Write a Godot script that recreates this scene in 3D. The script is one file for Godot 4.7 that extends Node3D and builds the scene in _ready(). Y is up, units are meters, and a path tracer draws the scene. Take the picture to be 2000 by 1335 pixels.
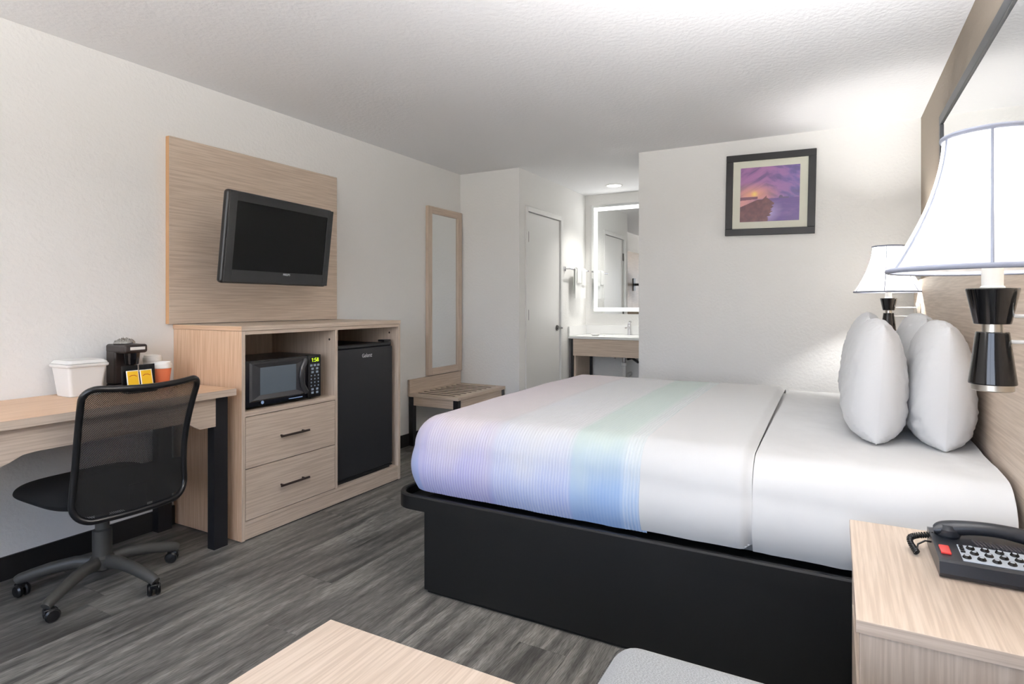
extends Node3D

# room axes: x to the right (towards the headboard wall), y up, depth d = -z (away from the camera)
var M := {}
var used := {}
var FONT: SystemFont

# ------------------------------------------------------------------ mesh builder
class Mb:
	var v := PackedVector3Array()
	var n := PackedVector3Array()
	var uv := PackedVector2Array()
	var c := PackedColorArray()
	var i := PackedInt32Array()
	var colored := false

	func vert(p: Vector3, nn: Vector3, t := Vector2.ZERO, col := Color.WHITE) -> int:
		v.append(p); n.append(nn); uv.append(t); c.append(col)
		return v.size() - 1

	func tri(a: int, b: int, d: int) -> void:
		var g := (v[b] - v[a]).cross(v[d] - v[a])
		if g.dot(n[a] + n[b] + n[d]) > 0.0:
			i.append(a); i.append(d); i.append(b)
		else:
			i.append(a); i.append(b); i.append(d)

	func quad(a: int, b: int, d: int, e: int) -> void:
		tri(a, b, d); tri(a, d, e)

	func face(pts: Array, nn: Vector3) -> void:
		var k := v.size()
		var tt := [Vector2(0, 1), Vector2(1, 1), Vector2(1, 0), Vector2(0, 0)]
		for q in pts.size():
			vert(pts[q], nn, tt[q % 4])
		for q in range(1, pts.size() - 1):
			tri(k, k + q, k + q + 1)

	# a box with rounded edges of radius r in s steps
	func rbox(at: Vector3, size: Vector3, r := 0.003, basis := Basis(), s := 1) -> void:
		var h := size * 0.5
		r = minf(r, minf(h.x, minf(h.y, h.z)) * 0.98)
		var lists := []
		for ax in 3:
			var l := []
			for k in s + 1:
				l.append(-h[ax] + r * (1.0 - tan(PI / 4.0 * (1.0 - float(k) / s))))
			for k in s + 1:
				l.append(h[ax] - r * (1.0 - tan(PI / 4.0 * float(k) / s)))
			lists.append(l)
		var inner := h - Vector3(r, r, r)
		for ax in 3:
			var bx := (ax + 1) % 3
			var cx := (ax + 2) % 3
			for sg in [-1.0, 1.0]:
				var base := v.size()
				var nb: int = lists[bx].size()
				var nc: int = lists[cx].size()
				for p in nb:
					for q in nc:
						var w := Vector3.ZERO
						w[ax] = sg * h[ax]
						w[bx] = lists[bx][p]
						w[cx] = lists[cx][q]
						var core := w.clamp(-inner, inner)
						var nn := (w - core).normalized()
						vert(at + basis * (core + nn * r), basis * nn, Vector2(w[bx] / size[bx] + 0.5, w[cx] / size[cx] + 0.5))
				for p in nb - 1:
					for q in nc - 1:
						quad(base + p * nc + q, base + (p + 1) * nc + q, base + (p + 1) * nc + q + 1, base + p * nc + q + 1)

	# a swept round tube; r a number or a Callable of 0..1; flat squashes it across its side axis
	func tube(pts: Array, r, sides := 10, caps := true, closed := false, up := Vector3.UP, flat := 1.0) -> void:
		var base := v.size()
		var m := pts.size()
		for k in m:
			var t: Vector3
			if closed:
				t = (pts[(k + 1) % m] - pts[(k - 1 + m) % m]).normalized()
			else:
				t = (pts[mini(k + 1, m - 1)] - pts[maxi(k - 1, 0)]).normalized()
			var side := t.cross(up)
			if side.length() < 0.05:
				side = t.cross(Vector3.RIGHT)
			side = side.normalized()
			var upp := side.cross(t).normalized()
			var rad: float = r.call(float(k) / (m - 1)) if r is Callable else float(r)
			for q in sides:
				var an := TAU * q / sides
				var dir := side * cos(an) * flat + upp * sin(an)
				vert(pts[k] + dir * rad, (side * cos(an) + upp * sin(an) * flat).normalized(), Vector2(float(q) / sides, float(k) / m))
		var rings := m if closed else m - 1
		for k in rings:
			for q in sides:
				var a := base + k * sides + q
				var b := base + k * sides + (q + 1) % sides
				var d := base + ((k + 1) % m) * sides
				quad(a, b, d + (q + 1) % sides, d + q)
		if caps and not closed:
			for e in [0, m - 1]:
				var nn: Vector3 = (pts[0] - pts[1]).normalized() if e == 0 else (pts[m - 1] - pts[m - 2]).normalized()
				var k0 := v.size()
				for q in sides:
					vert(v[base + e * sides + q], nn)
				for q in range(1, sides - 1):
					tri(k0, k0 + q, k0 + q + 1)

	# profile of Vector2(radius, height) turned round the local y axis
	func lathe(prof: Array, at := Vector3.ZERO, segs := 32, basis := Basis(), smooth := false) -> void:
		for k in prof.size() - 1:
			var a: Vector2 = prof[k]
			var b: Vector2 = prof[k + 1]
			var na := Vector2(b.y - a.y, a.x - b.x).normalized()
			var nb := na
			if smooth:
				if k > 0:
					na = (na + Vector2(a.y - prof[k - 1].y, prof[k - 1].x - a.x).normalized()).normalized()
				if k + 2 < prof.size():
					nb = (nb + Vector2(prof[k + 2].y - b.y, b.x - prof[k + 2].x).normalized()).normalized()
			var base := v.size()
			for q in segs + 1:
				var an := TAU * q / segs
				var dir := Vector3(cos(an), 0, sin(an))
				vert(at + basis * (dir * a.x + Vector3.UP * a.y), basis * (dir * na.x + Vector3.UP * na.y), Vector2(float(q) / segs, a.y))
				vert(at + basis * (dir * b.x + Vector3.UP * b.y), basis * (dir * nb.x + Vector3.UP * nb.y), Vector2(float(q) / segs, b.y))
			for q in segs:
				quad(base + q * 2, base + q * 2 + 1, base + q * 2 + 3, base + q * 2 + 2)

	# outline (Vector2 list) pushed along the basis' z from -depth/2 to depth/2
	func prism(outline: PackedVector2Array, depth: float, at := Vector3.ZERO, basis := Basis()) -> void:
		var idx := Geometry2D.triangulate_polygon(outline)
		for sg in [-1.0, 1.0]:
			var base := v.size()
			for p in outline:
				vert(at + basis * Vector3(p.x, p.y, sg * depth / 2), basis * Vector3(0, 0, sg), p)
			for k in range(0, idx.size(), 3):
				tri(base + idx[k], base + idx[k + 1], base + idx[k + 2])
		var ccw := not Geometry2D.is_polygon_clockwise(outline)
		for k in outline.size():
			var a := outline[k]
			var b := outline[(k + 1) % outline.size()]
			var nn := Vector3(b.y - a.y, a.x - b.x, 0).normalized() * (1.0 if ccw else -1.0)
			face([at + basis * Vector3(a.x, a.y, -depth / 2), at + basis * Vector3(b.x, b.y, -depth / 2), at + basis * Vector3(b.x, b.y, depth / 2), at + basis * Vector3(a.x, a.y, depth / 2)], basis * nn)

	# smooth sheet: f(s, t) -> Vector3 for s, t in 0..1; the side faces along du x dv times sign
	func sheet(nu: int, nv: int, f: Callable, sign := 1.0, colf = null) -> void:
		var base := v.size()
		for a in nu + 1:
			for b in nv + 1:
				var col: Color = colf.call(float(a) / nu, float(b) / nv) if colf != null else Color.WHITE
				vert(f.call(float(a) / nu, float(b) / nv), Vector3.UP, Vector2(float(a) / nu, float(b) / nv), col)
		if colf != null:
			colored = true
		var w := nv + 1
		for a in nu + 1:
			for b in w:
				var du := v[base + mini(a + 1, nu) * w + b] - v[base + maxi(a - 1, 0) * w + b]
				var dv := v[base + a * w + mini(b + 1, nv)] - v[base + a * w + maxi(b - 1, 0)]
				var nn := du.cross(dv) * sign
				n[base + a * w + b] = nn.normalized() if nn.length() > 1e-12 else Vector3.UP
		for a in nu:
			for b in nv:
				quad(base + a * w + b, base + (a + 1) * w + b, base + (a + 1) * w + b + 1, base + a * w + b + 1)

	func mesh(shift := Vector3.ZERO) -> ArrayMesh:
		var vv := v.duplicate()
		if shift != Vector3.ZERO:
			for k in vv.size():
				vv[k] -= shift
		var arr := []
		arr.resize(Mesh.ARRAY_MAX)
		arr[Mesh.ARRAY_VERTEX] = vv
		arr[Mesh.ARRAY_NORMAL] = n
		arr[Mesh.ARRAY_TEX_UV] = uv
		if colored:
			arr[Mesh.ARRAY_COLOR] = c
		arr[Mesh.ARRAY_INDEX] = i
		var m := ArrayMesh.new()
		m.add_surface_from_arrays(Mesh.PRIMITIVE_TRIANGLES, arr)
		return m

# ------------------------------------------------------------------ scene helpers
func P(x: float, y: float, d: float) -> Vector3:
	return Vector3(x, y, -d)

func numbered(called: String) -> String:
	var k: int = used.get(called, 0)
	used[called] = k + 1
	return called if k == 0 else "%s_%03d" % [called, k]

func thing(called: String, label: String, category: String, at: Vector3, turn := 0.0, group := "") -> Node3D:
	var o := Node3D.new()
	o.name = numbered(called)
	add_child(o)
	o.position = at
	o.rotation.y = turn
	o.set_meta("label", label)
	o.set_meta("category", category)
	if group:
		o.set_meta("group", group)
	return o

func origin_of(o: Node) -> Vector3:
	var s := Vector3.ZERO
	while o != self and o is Node3D:
		s += o.position
		o = o.get_parent()
	return s

# world coordinates unless the parent is turned (then its own)
func part(mb: Mb, called: String, mat: Material, parent: Node, own := false) -> MeshInstance3D:
	var o := MeshInstance3D.new()
	o.name = called
	parent.add_child(o, true)
	o.mesh = mb.mesh(Vector3.ZERO if own else origin_of(parent))
	o.material_override = mat
	return o

func box(at: Vector3, size: Vector3, r := 0.003, s := 1) -> Mb:
	var mb := Mb.new()
	mb.rbox(at, size, r, Basis(), s)
	return mb

# box between two room corners (x, y, d)
func span(a: Vector3, b: Vector3, r := 0.003, s := 1) -> Mb:
	var lo := Vector3(minf(a.x, b.x), minf(a.y, b.y), minf(-a.z, -b.z))
	var hi := Vector3(maxf(a.x, b.x), maxf(a.y, b.y), maxf(-a.z, -b.z))
	return box((lo + hi) / 2, hi - lo, r, s)

func grow(mb: Mb, a: Vector3, b: Vector3, r := 0.003) -> Mb:
	var q := span(a, b, r)
	var k := mb.v.size()
	mb.v.append_array(q.v); mb.n.append_array(q.n); mb.uv.append_array(q.uv); mb.c.append_array(q.c)
	for t in q.i:
		mb.i.append(t + k)
	return mb

func struct(called: String, mb: Mb, mat: Material, label: String, category: String) -> MeshInstance3D:
	var o := part(mb, called, mat, self)
	o.set_meta("kind", "structure")
	o.set_meta("label", label)
	o.set_meta("category", category)
	return o

func text(words: String, height: float, at: Vector3, basis: Basis, mat: Material, called: String, parent: Node, own := false) -> MeshInstance3D:
	var t := TextMesh.new()
	t.font = FONT
	t.text = words
	t.font_size = 32
	t.pixel_size = height / 23.0
	t.depth = 0.0006
	t.curve_step = 4.0
	var o := MeshInstance3D.new()
	o.name = called
	parent.add_child(o, true)
	o.mesh = t
	o.material_override = mat
	o.transform = Transform3D(basis, at if own else at - origin_of(parent))
	return o

# ------------------------------------------------------------------ materials
func noise_tex(size: int, freq: float, oct: int, cols: Array, offs: Array, sd: int, kind := FastNoiseLite.TYPE_SIMPLEX_SMOOTH, normal := false) -> NoiseTexture2D:
	var f := FastNoiseLite.new()
	f.noise_type = kind
	f.seed = sd
	f.frequency = freq
	f.fractal_type = FastNoiseLite.FRACTAL_FBM
	f.fractal_octaves = oct
	f.fractal_gain = 0.55
	var t := NoiseTexture2D.new()
	t.width = size
	t.height = size
	t.seamless = true
	t.noise = f
	if cols.size():
		var g := Gradient.new()
		g.offsets = PackedFloat32Array(offs)
		var cc := PackedColorArray()
		for q in cols:
			cc.append(q)
		g.colors = cc
		t.color_ramp = g
	return t

func mat(col: Color, rough := 0.6, metal := 0.0, spec := 0.5) -> StandardMaterial3D:
	var m := StandardMaterial3D.new()
	m.albedo_color = col
	m.roughness = rough
	m.metallic = metal
	m.metallic_specular = spec
	return m

func rgb(r: int, g: int, b: int) -> Color:
	return Color(r / 255.0, g / 255.0, b / 255.0)

func wood(tex: Texture2D, axis: int, off: Vector3, tint := Color.WHITE, rough := 0.42) -> StandardMaterial3D:
	var m := mat(tint, rough, 0.0, 0.42)
	m.albedo_texture = tex
	m.uv1_triplanar = true
	m.uv1_triplanar_sharpness = 8.0
	var s := Vector3(2.3, 2.3, 2.3)
	s[axis] = 0.07
	m.uv1_scale = s
	m.uv1_offset = off
	return m

func glow(col: Color, energy: float) -> StandardMaterial3D:
	var m := mat(col, 0.5)
	m.emission_enabled = true
	m.emission = col
	m.emission_energy_multiplier = energy
	return m

func plaster(col: Color, tex: Texture2D, relief: float, scale: float, rough := 0.85) -> StandardMaterial3D:
	var m := mat(col, rough, 0.0, 0.35)
	m.uv1_triplanar = true
	m.uv1_world_triplanar = true
	m.uv1_scale = Vector3.ONE * scale
	m.heightmap_enabled = true
	m.heightmap_texture = tex
	m.heightmap_scale = relief
	return m

func make_materials() -> void:
	FONT = SystemFont.new()
	FONT.font_names = PackedStringArray(["Droid Sans"])
	var grain := noise_tex(1024, 0.035, 6, [rgb(192, 173, 155), rgb(200, 182, 164), rgb(206, 188, 170), rgb(212, 195, 178)], [0.25, 0.45, 0.56, 0.78], 11)
	var peach := noise_tex(1024, 0.035, 6, [rgb(208, 170, 138), rgb(216, 180, 148), rgb(221, 186, 155), rgb(226, 193, 163)], [0.25, 0.45, 0.56, 0.78], 13)  # warmer laminate for desktop and cabinet side, warm light partly mixed into its colour
	M.edge_tan = mat(rgb(200, 156, 112), 0.5)
	for ax in 3:
		M["wood" + "xyz"[ax]] = wood(grain, ax, Vector3(0.13 * ax, 0.37, 0.21))
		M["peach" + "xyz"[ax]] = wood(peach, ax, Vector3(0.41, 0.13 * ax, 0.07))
	var floor_tex := noise_tex(1024, 0.01, 6, [rgb(88, 86, 83), rgb(112, 110, 106), rgb(126, 124, 119), rgb(148, 145, 139)], [0.22, 0.42, 0.58, 0.8], 21)
	var floor_fine := noise_tex(1024, 0.07, 4, [rgb(190, 188, 186), rgb(232, 231, 229), rgb(255, 255, 255)], [0.28, 0.48, 0.66], 22)
	for k in 6:
		var m := mat(Color(1, 1, 1) * [1.0, 0.94, 1.06, 0.98, 1.03, 0.9][k], 0.42, 0.0, 0.45)
		m.albedo_texture = floor_tex
		m.uv1_triplanar = true
		m.uv1_world_triplanar = true
		m.uv1_triplanar_sharpness = 8.0
		m.uv1_scale = Vector3(1.5, 1.5, 0.14)
		m.uv1_offset = Vector3(0.17 * k, 0, 0.29 * k)
		m.detail_enabled = true
		m.detail_albedo = floor_fine
		m.detail_blend_mode = BaseMaterial3D.BLEND_MODE_MUL
		m.detail_uv_layer = BaseMaterial3D.DETAIL_UV_2
		m.uv2_triplanar = true
		m.uv2_world_triplanar = true
		m.uv2_triplanar_sharpness = 8.0
		m.uv2_scale = Vector3(3.0, 3.0, 0.2)
		m.uv2_offset = Vector3(0.31 * k, 0, 0.13 * k)
		M["plank%d" % k] = m
	var knock := noise_tex(1024, 0.03, 5, [], [], 31)
	M.wall = plaster(rgb(236, 235, 232), knock, 0.13, 1.1)
	M.wall_alcove = M.wall
	M.wall_taupe = plaster(rgb(160, 148, 134), knock, 0.13, 1.1, 0.7)
	M.ceiling = plaster(rgb(241, 241, 242), knock, 0.16, 0.9)
	M.white_paint = mat(rgb(226, 225, 222), 0.45)
	M.black_trim = mat(rgb(22, 21, 21), 0.6)
	M.black_metal = mat(rgb(24, 24, 28), 0.42, 0.0, 0.5)
	M.bed_black = mat(rgb(17, 17, 17), 0.5, 0.0, 0.4)
	M.black_plastic = mat(rgb(14, 14, 16), 0.3)
	M.black_gloss = mat(rgb(14, 14, 16), 0.1)
	M.black_matte = mat(rgb(24, 24, 25), 0.75)
	M.fridge_black = mat(rgb(28, 29, 33), 0.5)
	M.screen = mat(rgb(4, 4, 5), 0.12, 0.0, 0.3)
	M.bezel = mat(rgb(27, 28, 31), 0.25)
	M.chrome = mat(rgb(205, 205, 208), 0.18, 1.0)
	M.nickel = mat(rgb(190, 186, 178), 0.32, 1.0)
	M.white_metal = mat(rgb(225, 225, 223), 0.3)
	M.bronze = mat(rgb(62, 50, 46), 0.4, 0.5)
	M.white_plastic = mat(rgb(232, 231, 228), 0.4)
	M.quartz = mat(rgb(235, 235, 233), 0.25)
	M.grey_plastic = mat(rgb(118, 118, 120), 0.5)
	M.charcoal = mat(rgb(58, 58, 57), 0.55)
	M.mirror = mat(rgb(234, 236, 236), 0.02, 1.0)
	M.frame_grey = mat(rgb(70, 72, 76), 0.4, 0.3)
	M.frame_black = mat(rgb(24, 23, 25), 0.45)
	M.mat_board = mat(rgb(222, 221, 206), 0.8)
	M.seat_fabric = mat(rgb(13, 13, 14), 0.95)
	M.thread = mat(rgb(20, 20, 21), 0.7)
	M.chair_grey = mat(rgb(66, 65, 62), 0.5)
	M.dark_steel = mat(rgb(92, 90, 88), 0.4, 0.6)
	for nm in [["sheet", rgb(210, 210, 209)], ["pillow", rgb(210, 210, 210)]]:
		var m := mat(nm[1], 0.9, 0.0, 0.25)
		m.rim_enabled = true
		m.rim = 0.2
		M[nm[0]] = m
	var cov := mat(Color.WHITE, 0.85, 0.0, 0.25)
	cov.vertex_color_use_as_albedo = true
	cov.rim_enabled = true
	cov.rim = 0.25
	M.coverlet = cov
	var weave := noise_tex(512, 0.09, 4, [rgb(118, 119, 120), rgb(140, 141, 142), rgb(158, 159, 160)], [0.25, 0.5, 0.75], 51)
	var sofa := mat(Color.WHITE, 0.95, 0.0, 0.2)
	sofa.albedo_texture = weave
	sofa.uv1_triplanar = true
	sofa.uv1_scale = Vector3(5.0, 15.0, 15.0)
	sofa.rim_enabled = true
	sofa.rim = 0.3
	sofa.heightmap_enabled = true
	sofa.heightmap_texture = weave
	sofa.heightmap_scale = 0.03
	M.sofa = sofa
	M.towel = mat(rgb(238, 238, 236), 0.95)
	var shade := mat(rgb(250, 248, 242), 0.9, 0.0, 0.1)
	shade.backlight_enabled = true
	shade.backlight = Color(1.3, 1.29, 1.27)
	M.shade = shade
	M.shade_trim = mat(rgb(150, 155, 170), 0.85)
	var glass := mat(Color(1, 1, 1, 0.04), 0.0)
	glass.transparency = BaseMaterial3D.TRANSPARENCY_ALPHA
	M.glass = glass
	var foil := mat(rgb(200, 200, 196), 0.22, 0.9)
	foil.roughness = 0.14
	M.foil = foil
	M.tea_yellow = mat(rgb(238, 190, 24), 0.45)
	M.tea_red = mat(rgb(196, 74, 26), 0.5)
	M.paper_white = mat(rgb(240, 238, 232), 0.6)
	M.cup_orange = mat(rgb(214, 116, 78), 0.3)
	M.coffee_brown = mat(rgb(46, 38, 36), 0.35)
	M.red_lens = mat(rgb(214, 62, 58), 0.25)
	M.phone = mat(rgb(33, 36, 42), 0.32)
	M.phone_plate = mat(rgb(196, 204, 212), 0.4)
	M.window_glass_dark = mat(rgb(92, 102, 110), 0.12)
	M.grille = mat(rgb(86, 82, 84), 0.5)
	M.silver_text = mat(rgb(220, 222, 226), 0.4)
	M.blue_text = mat(rgb(150, 180, 220), 0.4)
	M.display = glow(rgb(190, 240, 30), 1.4)

# ------------------------------------------------------------------ main
func _ready() -> void:
	# camera: level, shifted lens
	var cam := Camera3D.new()
	cam.name = "camera"
	add_child(cam)
	var F := 1160.0
	cam.projection = Camera3D.PROJECTION_FRUSTUM
	cam.near = 0.05
	cam.far = 100.0
	cam.size = 0.05 * 1335.0 / F
	cam.frustum_offset = Vector2(0.0, 0.05 * (592.0 - 667.5) / F)
	cam.position = Vector3(0, 1.2, 0)
	cam.rotation.y = atan2(632.0, 1160.0)
	cam.current = true
	# sky and exposure
	var we := WorldEnvironment.new()
	we.name = "environment"
	var env := Environment.new()
	env.background_mode = Environment.BG_SKY
	var sky := Sky.new()
	var sm := ProceduralSkyMaterial.new()
	sm.sky_top_color = Color(0.74, 0.84, 1.0)
	sm.sky_horizon_color = Color(0.97, 0.98, 1.0)
	sm.ground_horizon_color = Color(0.93, 0.92, 0.9)
	sm.ground_bottom_color = Color(0.9, 0.89, 0.87)
	sm.energy_multiplier = 1.0
	sky.sky_material = sm
	env.sky = sky
	env.background_energy_multiplier = 6.6
	env.tonemap_mode = Environment.TONE_MAPPER_LINEAR
	env.tonemap_exposure = 1.29
	env.sdfgi_enabled = true
	env.ssao_enabled = true
	env.ssil_enabled = true
	we.environment = env
	add_child(we)

	make_materials()
	build_shell()
	build_bed()
	build_cabinet()
	build_desk()
	build_tv()
	build_bench()
	build_chair()
	build_near()
	build_lamps()
	build_walls_things()
	build_alcove()
	build_desk_items()
	build_phone()
	build_added_fill_lamp(P(0.315, 0, 1.178), 6.0, "added floor lamp with an open bowl for fill light between the armchair and the nightstand")
	build_added_fill_lamp(P(-2.85, 0, -0.7), 1.0, "added fill lamp with an open bowl, out of view at the window end of the desk")

const XL := -3.17
const XR := 0.5
const DF := 4.78
const DB := -1.6
const H := 2.435
const XA := -2.53   # alcove left wall
const XC := -1.42   # alcove right wall
const DV := 6.42    # vanity wall

func build_shell() -> void:
	# floor slab with planks laid along the depth
	var fl := struct("floor", span(Vector3(XL - 0.2, -0.2, DB - 0.2), Vector3(XR + 0.2, -0.012, DV + 0.2), 0.001), M.black_trim, "grey wood-look plank floor of the whole room", "floor")
	var pw := 0.182
	var pl := 1.22
	var rng := RandomNumberGenerator.new()
	rng.seed = 5
	var meshes := {}
	var x := XL
	var col := 0
	while x < XR - 0.001:
		var w := minf(pw, XR - x)
		var d := DB - rng.randf() * pl
		while d < DV:
			var d0 := maxf(d, DB)
			var d1 := minf(d + pl, DV if (x > XA - pw and x < XC) else DF)
			d += pl
			if d1 - d0 < 0.02:
				continue
			var key := "%.3f_%.3f" % [w, d1 - d0]
			if not meshes.has(key):
				var mb := Mb.new()
				mb.rbox(Vector3(0, -0.006, 0), Vector3(w - 0.0006, 0.012, d1 - d0 - 0.0008), 0.0007)
				meshes[key] = mb.mesh()
			var o := MeshInstance3D.new()
			o.name = "plank"
			fl.add_child(o, true)
			o.mesh = meshes[key]
			o.position = P(x + w / 2, 0, (d0 + d1) / 2)
			o.material_override = M["plank%d" % rng.randi_range(0, 5)]
		x += pw
		col += 1
	struct("ceiling", span(Vector3(XL - 0.2, H, DB - 0.2), Vector3(XR + 0.2, H + 0.2, DV + 0.2), 0.001), M.ceiling, "white knockdown-textured ceiling over the room", "ceiling")
	struct("wall_left", span(Vector3(XL - 0.2, -0.2, DB - 0.2), Vector3(XL, H + 0.1, DF), 0.001), M.wall, "pale grey textured wall behind the television panel and desk", "wall")
	struct("wall_right", span(Vector3(XR, -0.2, DB - 0.2), Vector3(XR + 0.2, H + 0.1, DF + 0.05), 0.001), M.wall_taupe, "taupe textured wall behind the headboard", "wall")
	struct("wall_far", span(Vector3(XC, -0.2, DF), Vector3(XR + 0.2, H + 0.1, DV + 0.2), 0.004), M.wall, "pale grey wall carrying the framed sunset picture", "wall")
	# left of the alcove: stub wall with the bathroom door cut into its side
	var st := span(Vector3(XL - 0.2, -0.2, DF), Vector3(XA, H + 0.1, 4.925), 0.004)
	grow(st, Vector3(XL - 0.2, -0.2, 5.725), Vector3(XA, H + 0.1, DV + 0.2), 0.001)
	grow(st, Vector3(XL - 0.2, 2.085, 4.92), Vector3(XA, H + 0.1, 5.73), 0.001)
	grow(st, Vector3(XL - 0.2, -0.2, 4.9), Vector3(XA - 0.12, 2.2, 5.75), 0.001)
	struct("wall_stub", st, M.wall, "short pale wall beside the tall mirror, turning into the alcove with the white door", "wall")
	struct("wall_vanity", span(Vector3(XA - 0.1, -0.2, DV), Vector3(XC + 0.1, H + 0.1, DV + 0.2), 0.001), M.wall, "pale wall of the alcove behind the lit vanity mirror", "wall")
	# wall behind the camera with a wide window
	var wx0 := -2.2
	var wx1 := 0.4
	var wy0 := 0.7
	var wy1 := 2.2
	var bw := span(Vector3(XL - 0.2, -0.2, DB - 0.2), Vector3(wx0, H + 0.1, DB), 0.001)
	grow(bw, Vector3(wx1, -0.2, DB - 0.2), Vector3(XR + 0.2, H + 0.1, DB), 0.001)
	grow(bw, Vector3(wx0 - 0.01, -0.2, DB - 0.2), Vector3(wx1 + 0.01, wy0, DB), 0.001)
	grow(bw, Vector3(wx0 - 0.01, wy1, DB - 0.2), Vector3(wx1 + 0.01, H + 0.1, DB), 0.001)
	struct("wall_back", bw, M.wall, "pale wall with a wide window facing the bed foot", "wall")
	var win := Node3D.new()
	win.name = "window_1"
	add_child(win)
	win.position = P((wx0 + wx1) / 2, wy0, DB - 0.1)
	win.set_meta("kind", "structure")
	win.set_meta("label", "wide white-framed window in the wall behind the camera")
	win.set_meta("category", "window")
	var fr := span(Vector3(wx0, wy0, DB - 0.13), Vector3(wx1, wy0 + 0.05, DB - 0.07))
	grow(fr, Vector3(wx0, wy1 - 0.05, DB - 0.13), Vector3(wx1, wy1, DB - 0.07))
	for xx in [wx0 + 0.025, (wx0 + wx1) / 2, wx1 - 0.025]:
		grow(fr, Vector3(xx - 0.025, wy0, DB - 0.13), Vector3(xx + 0.025, wy1, DB - 0.07))
	part(fr, "window_frame", M.white_paint, win)
	for k in 2:
		var xm := (wx0 + wx1) / 2
		var g := Mb.new()
		var a0: float = [wx0 + 0.05, xm + 0.025][k]
		var a1: float = [xm - 0.025, wx1 - 0.05][k]
		g.face([P(a0, wy0 + 0.05, DB - 0.1), P(a1, wy0 + 0.05, DB - 0.1), P(a1, wy1 - 0.05, DB - 0.1), P(a0, wy1 - 0.05, DB - 0.1)], Vector3(0, 0, -1))
		part(g, "pane", M.glass, win)
	# dark baseboards
	struct("baseboard_left", span(Vector3(XL, 0, DB), Vector3(XL + 0.014, 0.102, DF), 0.002), M.black_trim, "black baseboard along the left wall under the desk", "baseboard")
	struct("baseboard_far", span(Vector3(XC, 0, DF - 0.014), Vector3(XR, 0.102, DF), 0.002), M.black_trim, "black baseboard along the far wall behind the bed", "baseboard")
	struct("baseboard_stub", span(Vector3(XL + 0.014, 0, DF - 0.014), Vector3(XA, 0.102, DF), 0.002), M.black_trim, "black baseboard of the short wall behind the luggage bench", "baseboard")

# ------------------------------------------------------------------ bed
const BX0 := -1.618   # mattress foot
const BX1 := 0.425
const BD0 := 2.045
const BD1 := 3.91
const BY := 0.685

# a cloth lying over the mattress: a = length past the inner edge towards the foot, b = signed length across
func drape(xh: float, a: float, b: float, lift: float, hem: float, foot: bool) -> Vector3:
	var r := 0.105 + lift
	var mid := (BD0 + BD1) / 2
	var half := (BD1 - BD0) / 2 + lift - r
	var len_in := xh - (BX0 - lift + r)
	var ea := maxf(0.0, a - len_in) if foot else 0.0
	var eb := maxf(0.0, absf(b) - half)
	var e := sqrt(ea * ea + eb * eb)
	var top := BY + lift
	var total := r * PI / 2 + maxf(0.0, top - hem - r)
	e = minf(e, total)
	var dir := Vector2(ea, eb).normalized() if e > 1e-6 else Vector2.ZERO
	var out := r * sin(minf(e / r, PI / 2))
	var drop := r * (1.0 - cos(minf(e / r, PI / 2))) + maxf(0.0, e - r * PI / 2)
	if e > r * PI / 2:
		var q := (e - r * PI / 2) / maxf(total - r * PI / 2, 1e-4)
		out += 0.022 * sin(q * PI * 0.9) - 0.02 * q * q
	var x := xh - minf(a, len_in) - dir.x * out
	var d := mid + signf(b) * (minf(absf(b), half) + dir.y * out)
	var crown := 0.014 * (1.0 - pow(absf(b) / (half + 0.3), 2.0)) * clampf(1.0 - e / 0.2, 0.0, 1.0)
	return P(x, top - drop + crown, d)

func lin(r: int, g: int, b: int) -> Color:
	return rgb(r, g, b).srgb_to_linear()

func band_color(stops: Array, x: float) -> Color:
	for k in stops.size() - 1:
		if x <= stops[k + 1][0]:
			var t: float = clampf((x - stops[k][0]) / (stops[k + 1][0] - stops[k][0]), 0, 1)
			return stops[k][1].lerp(stops[k + 1][1], t)
	return stops[-1][1]

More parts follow.
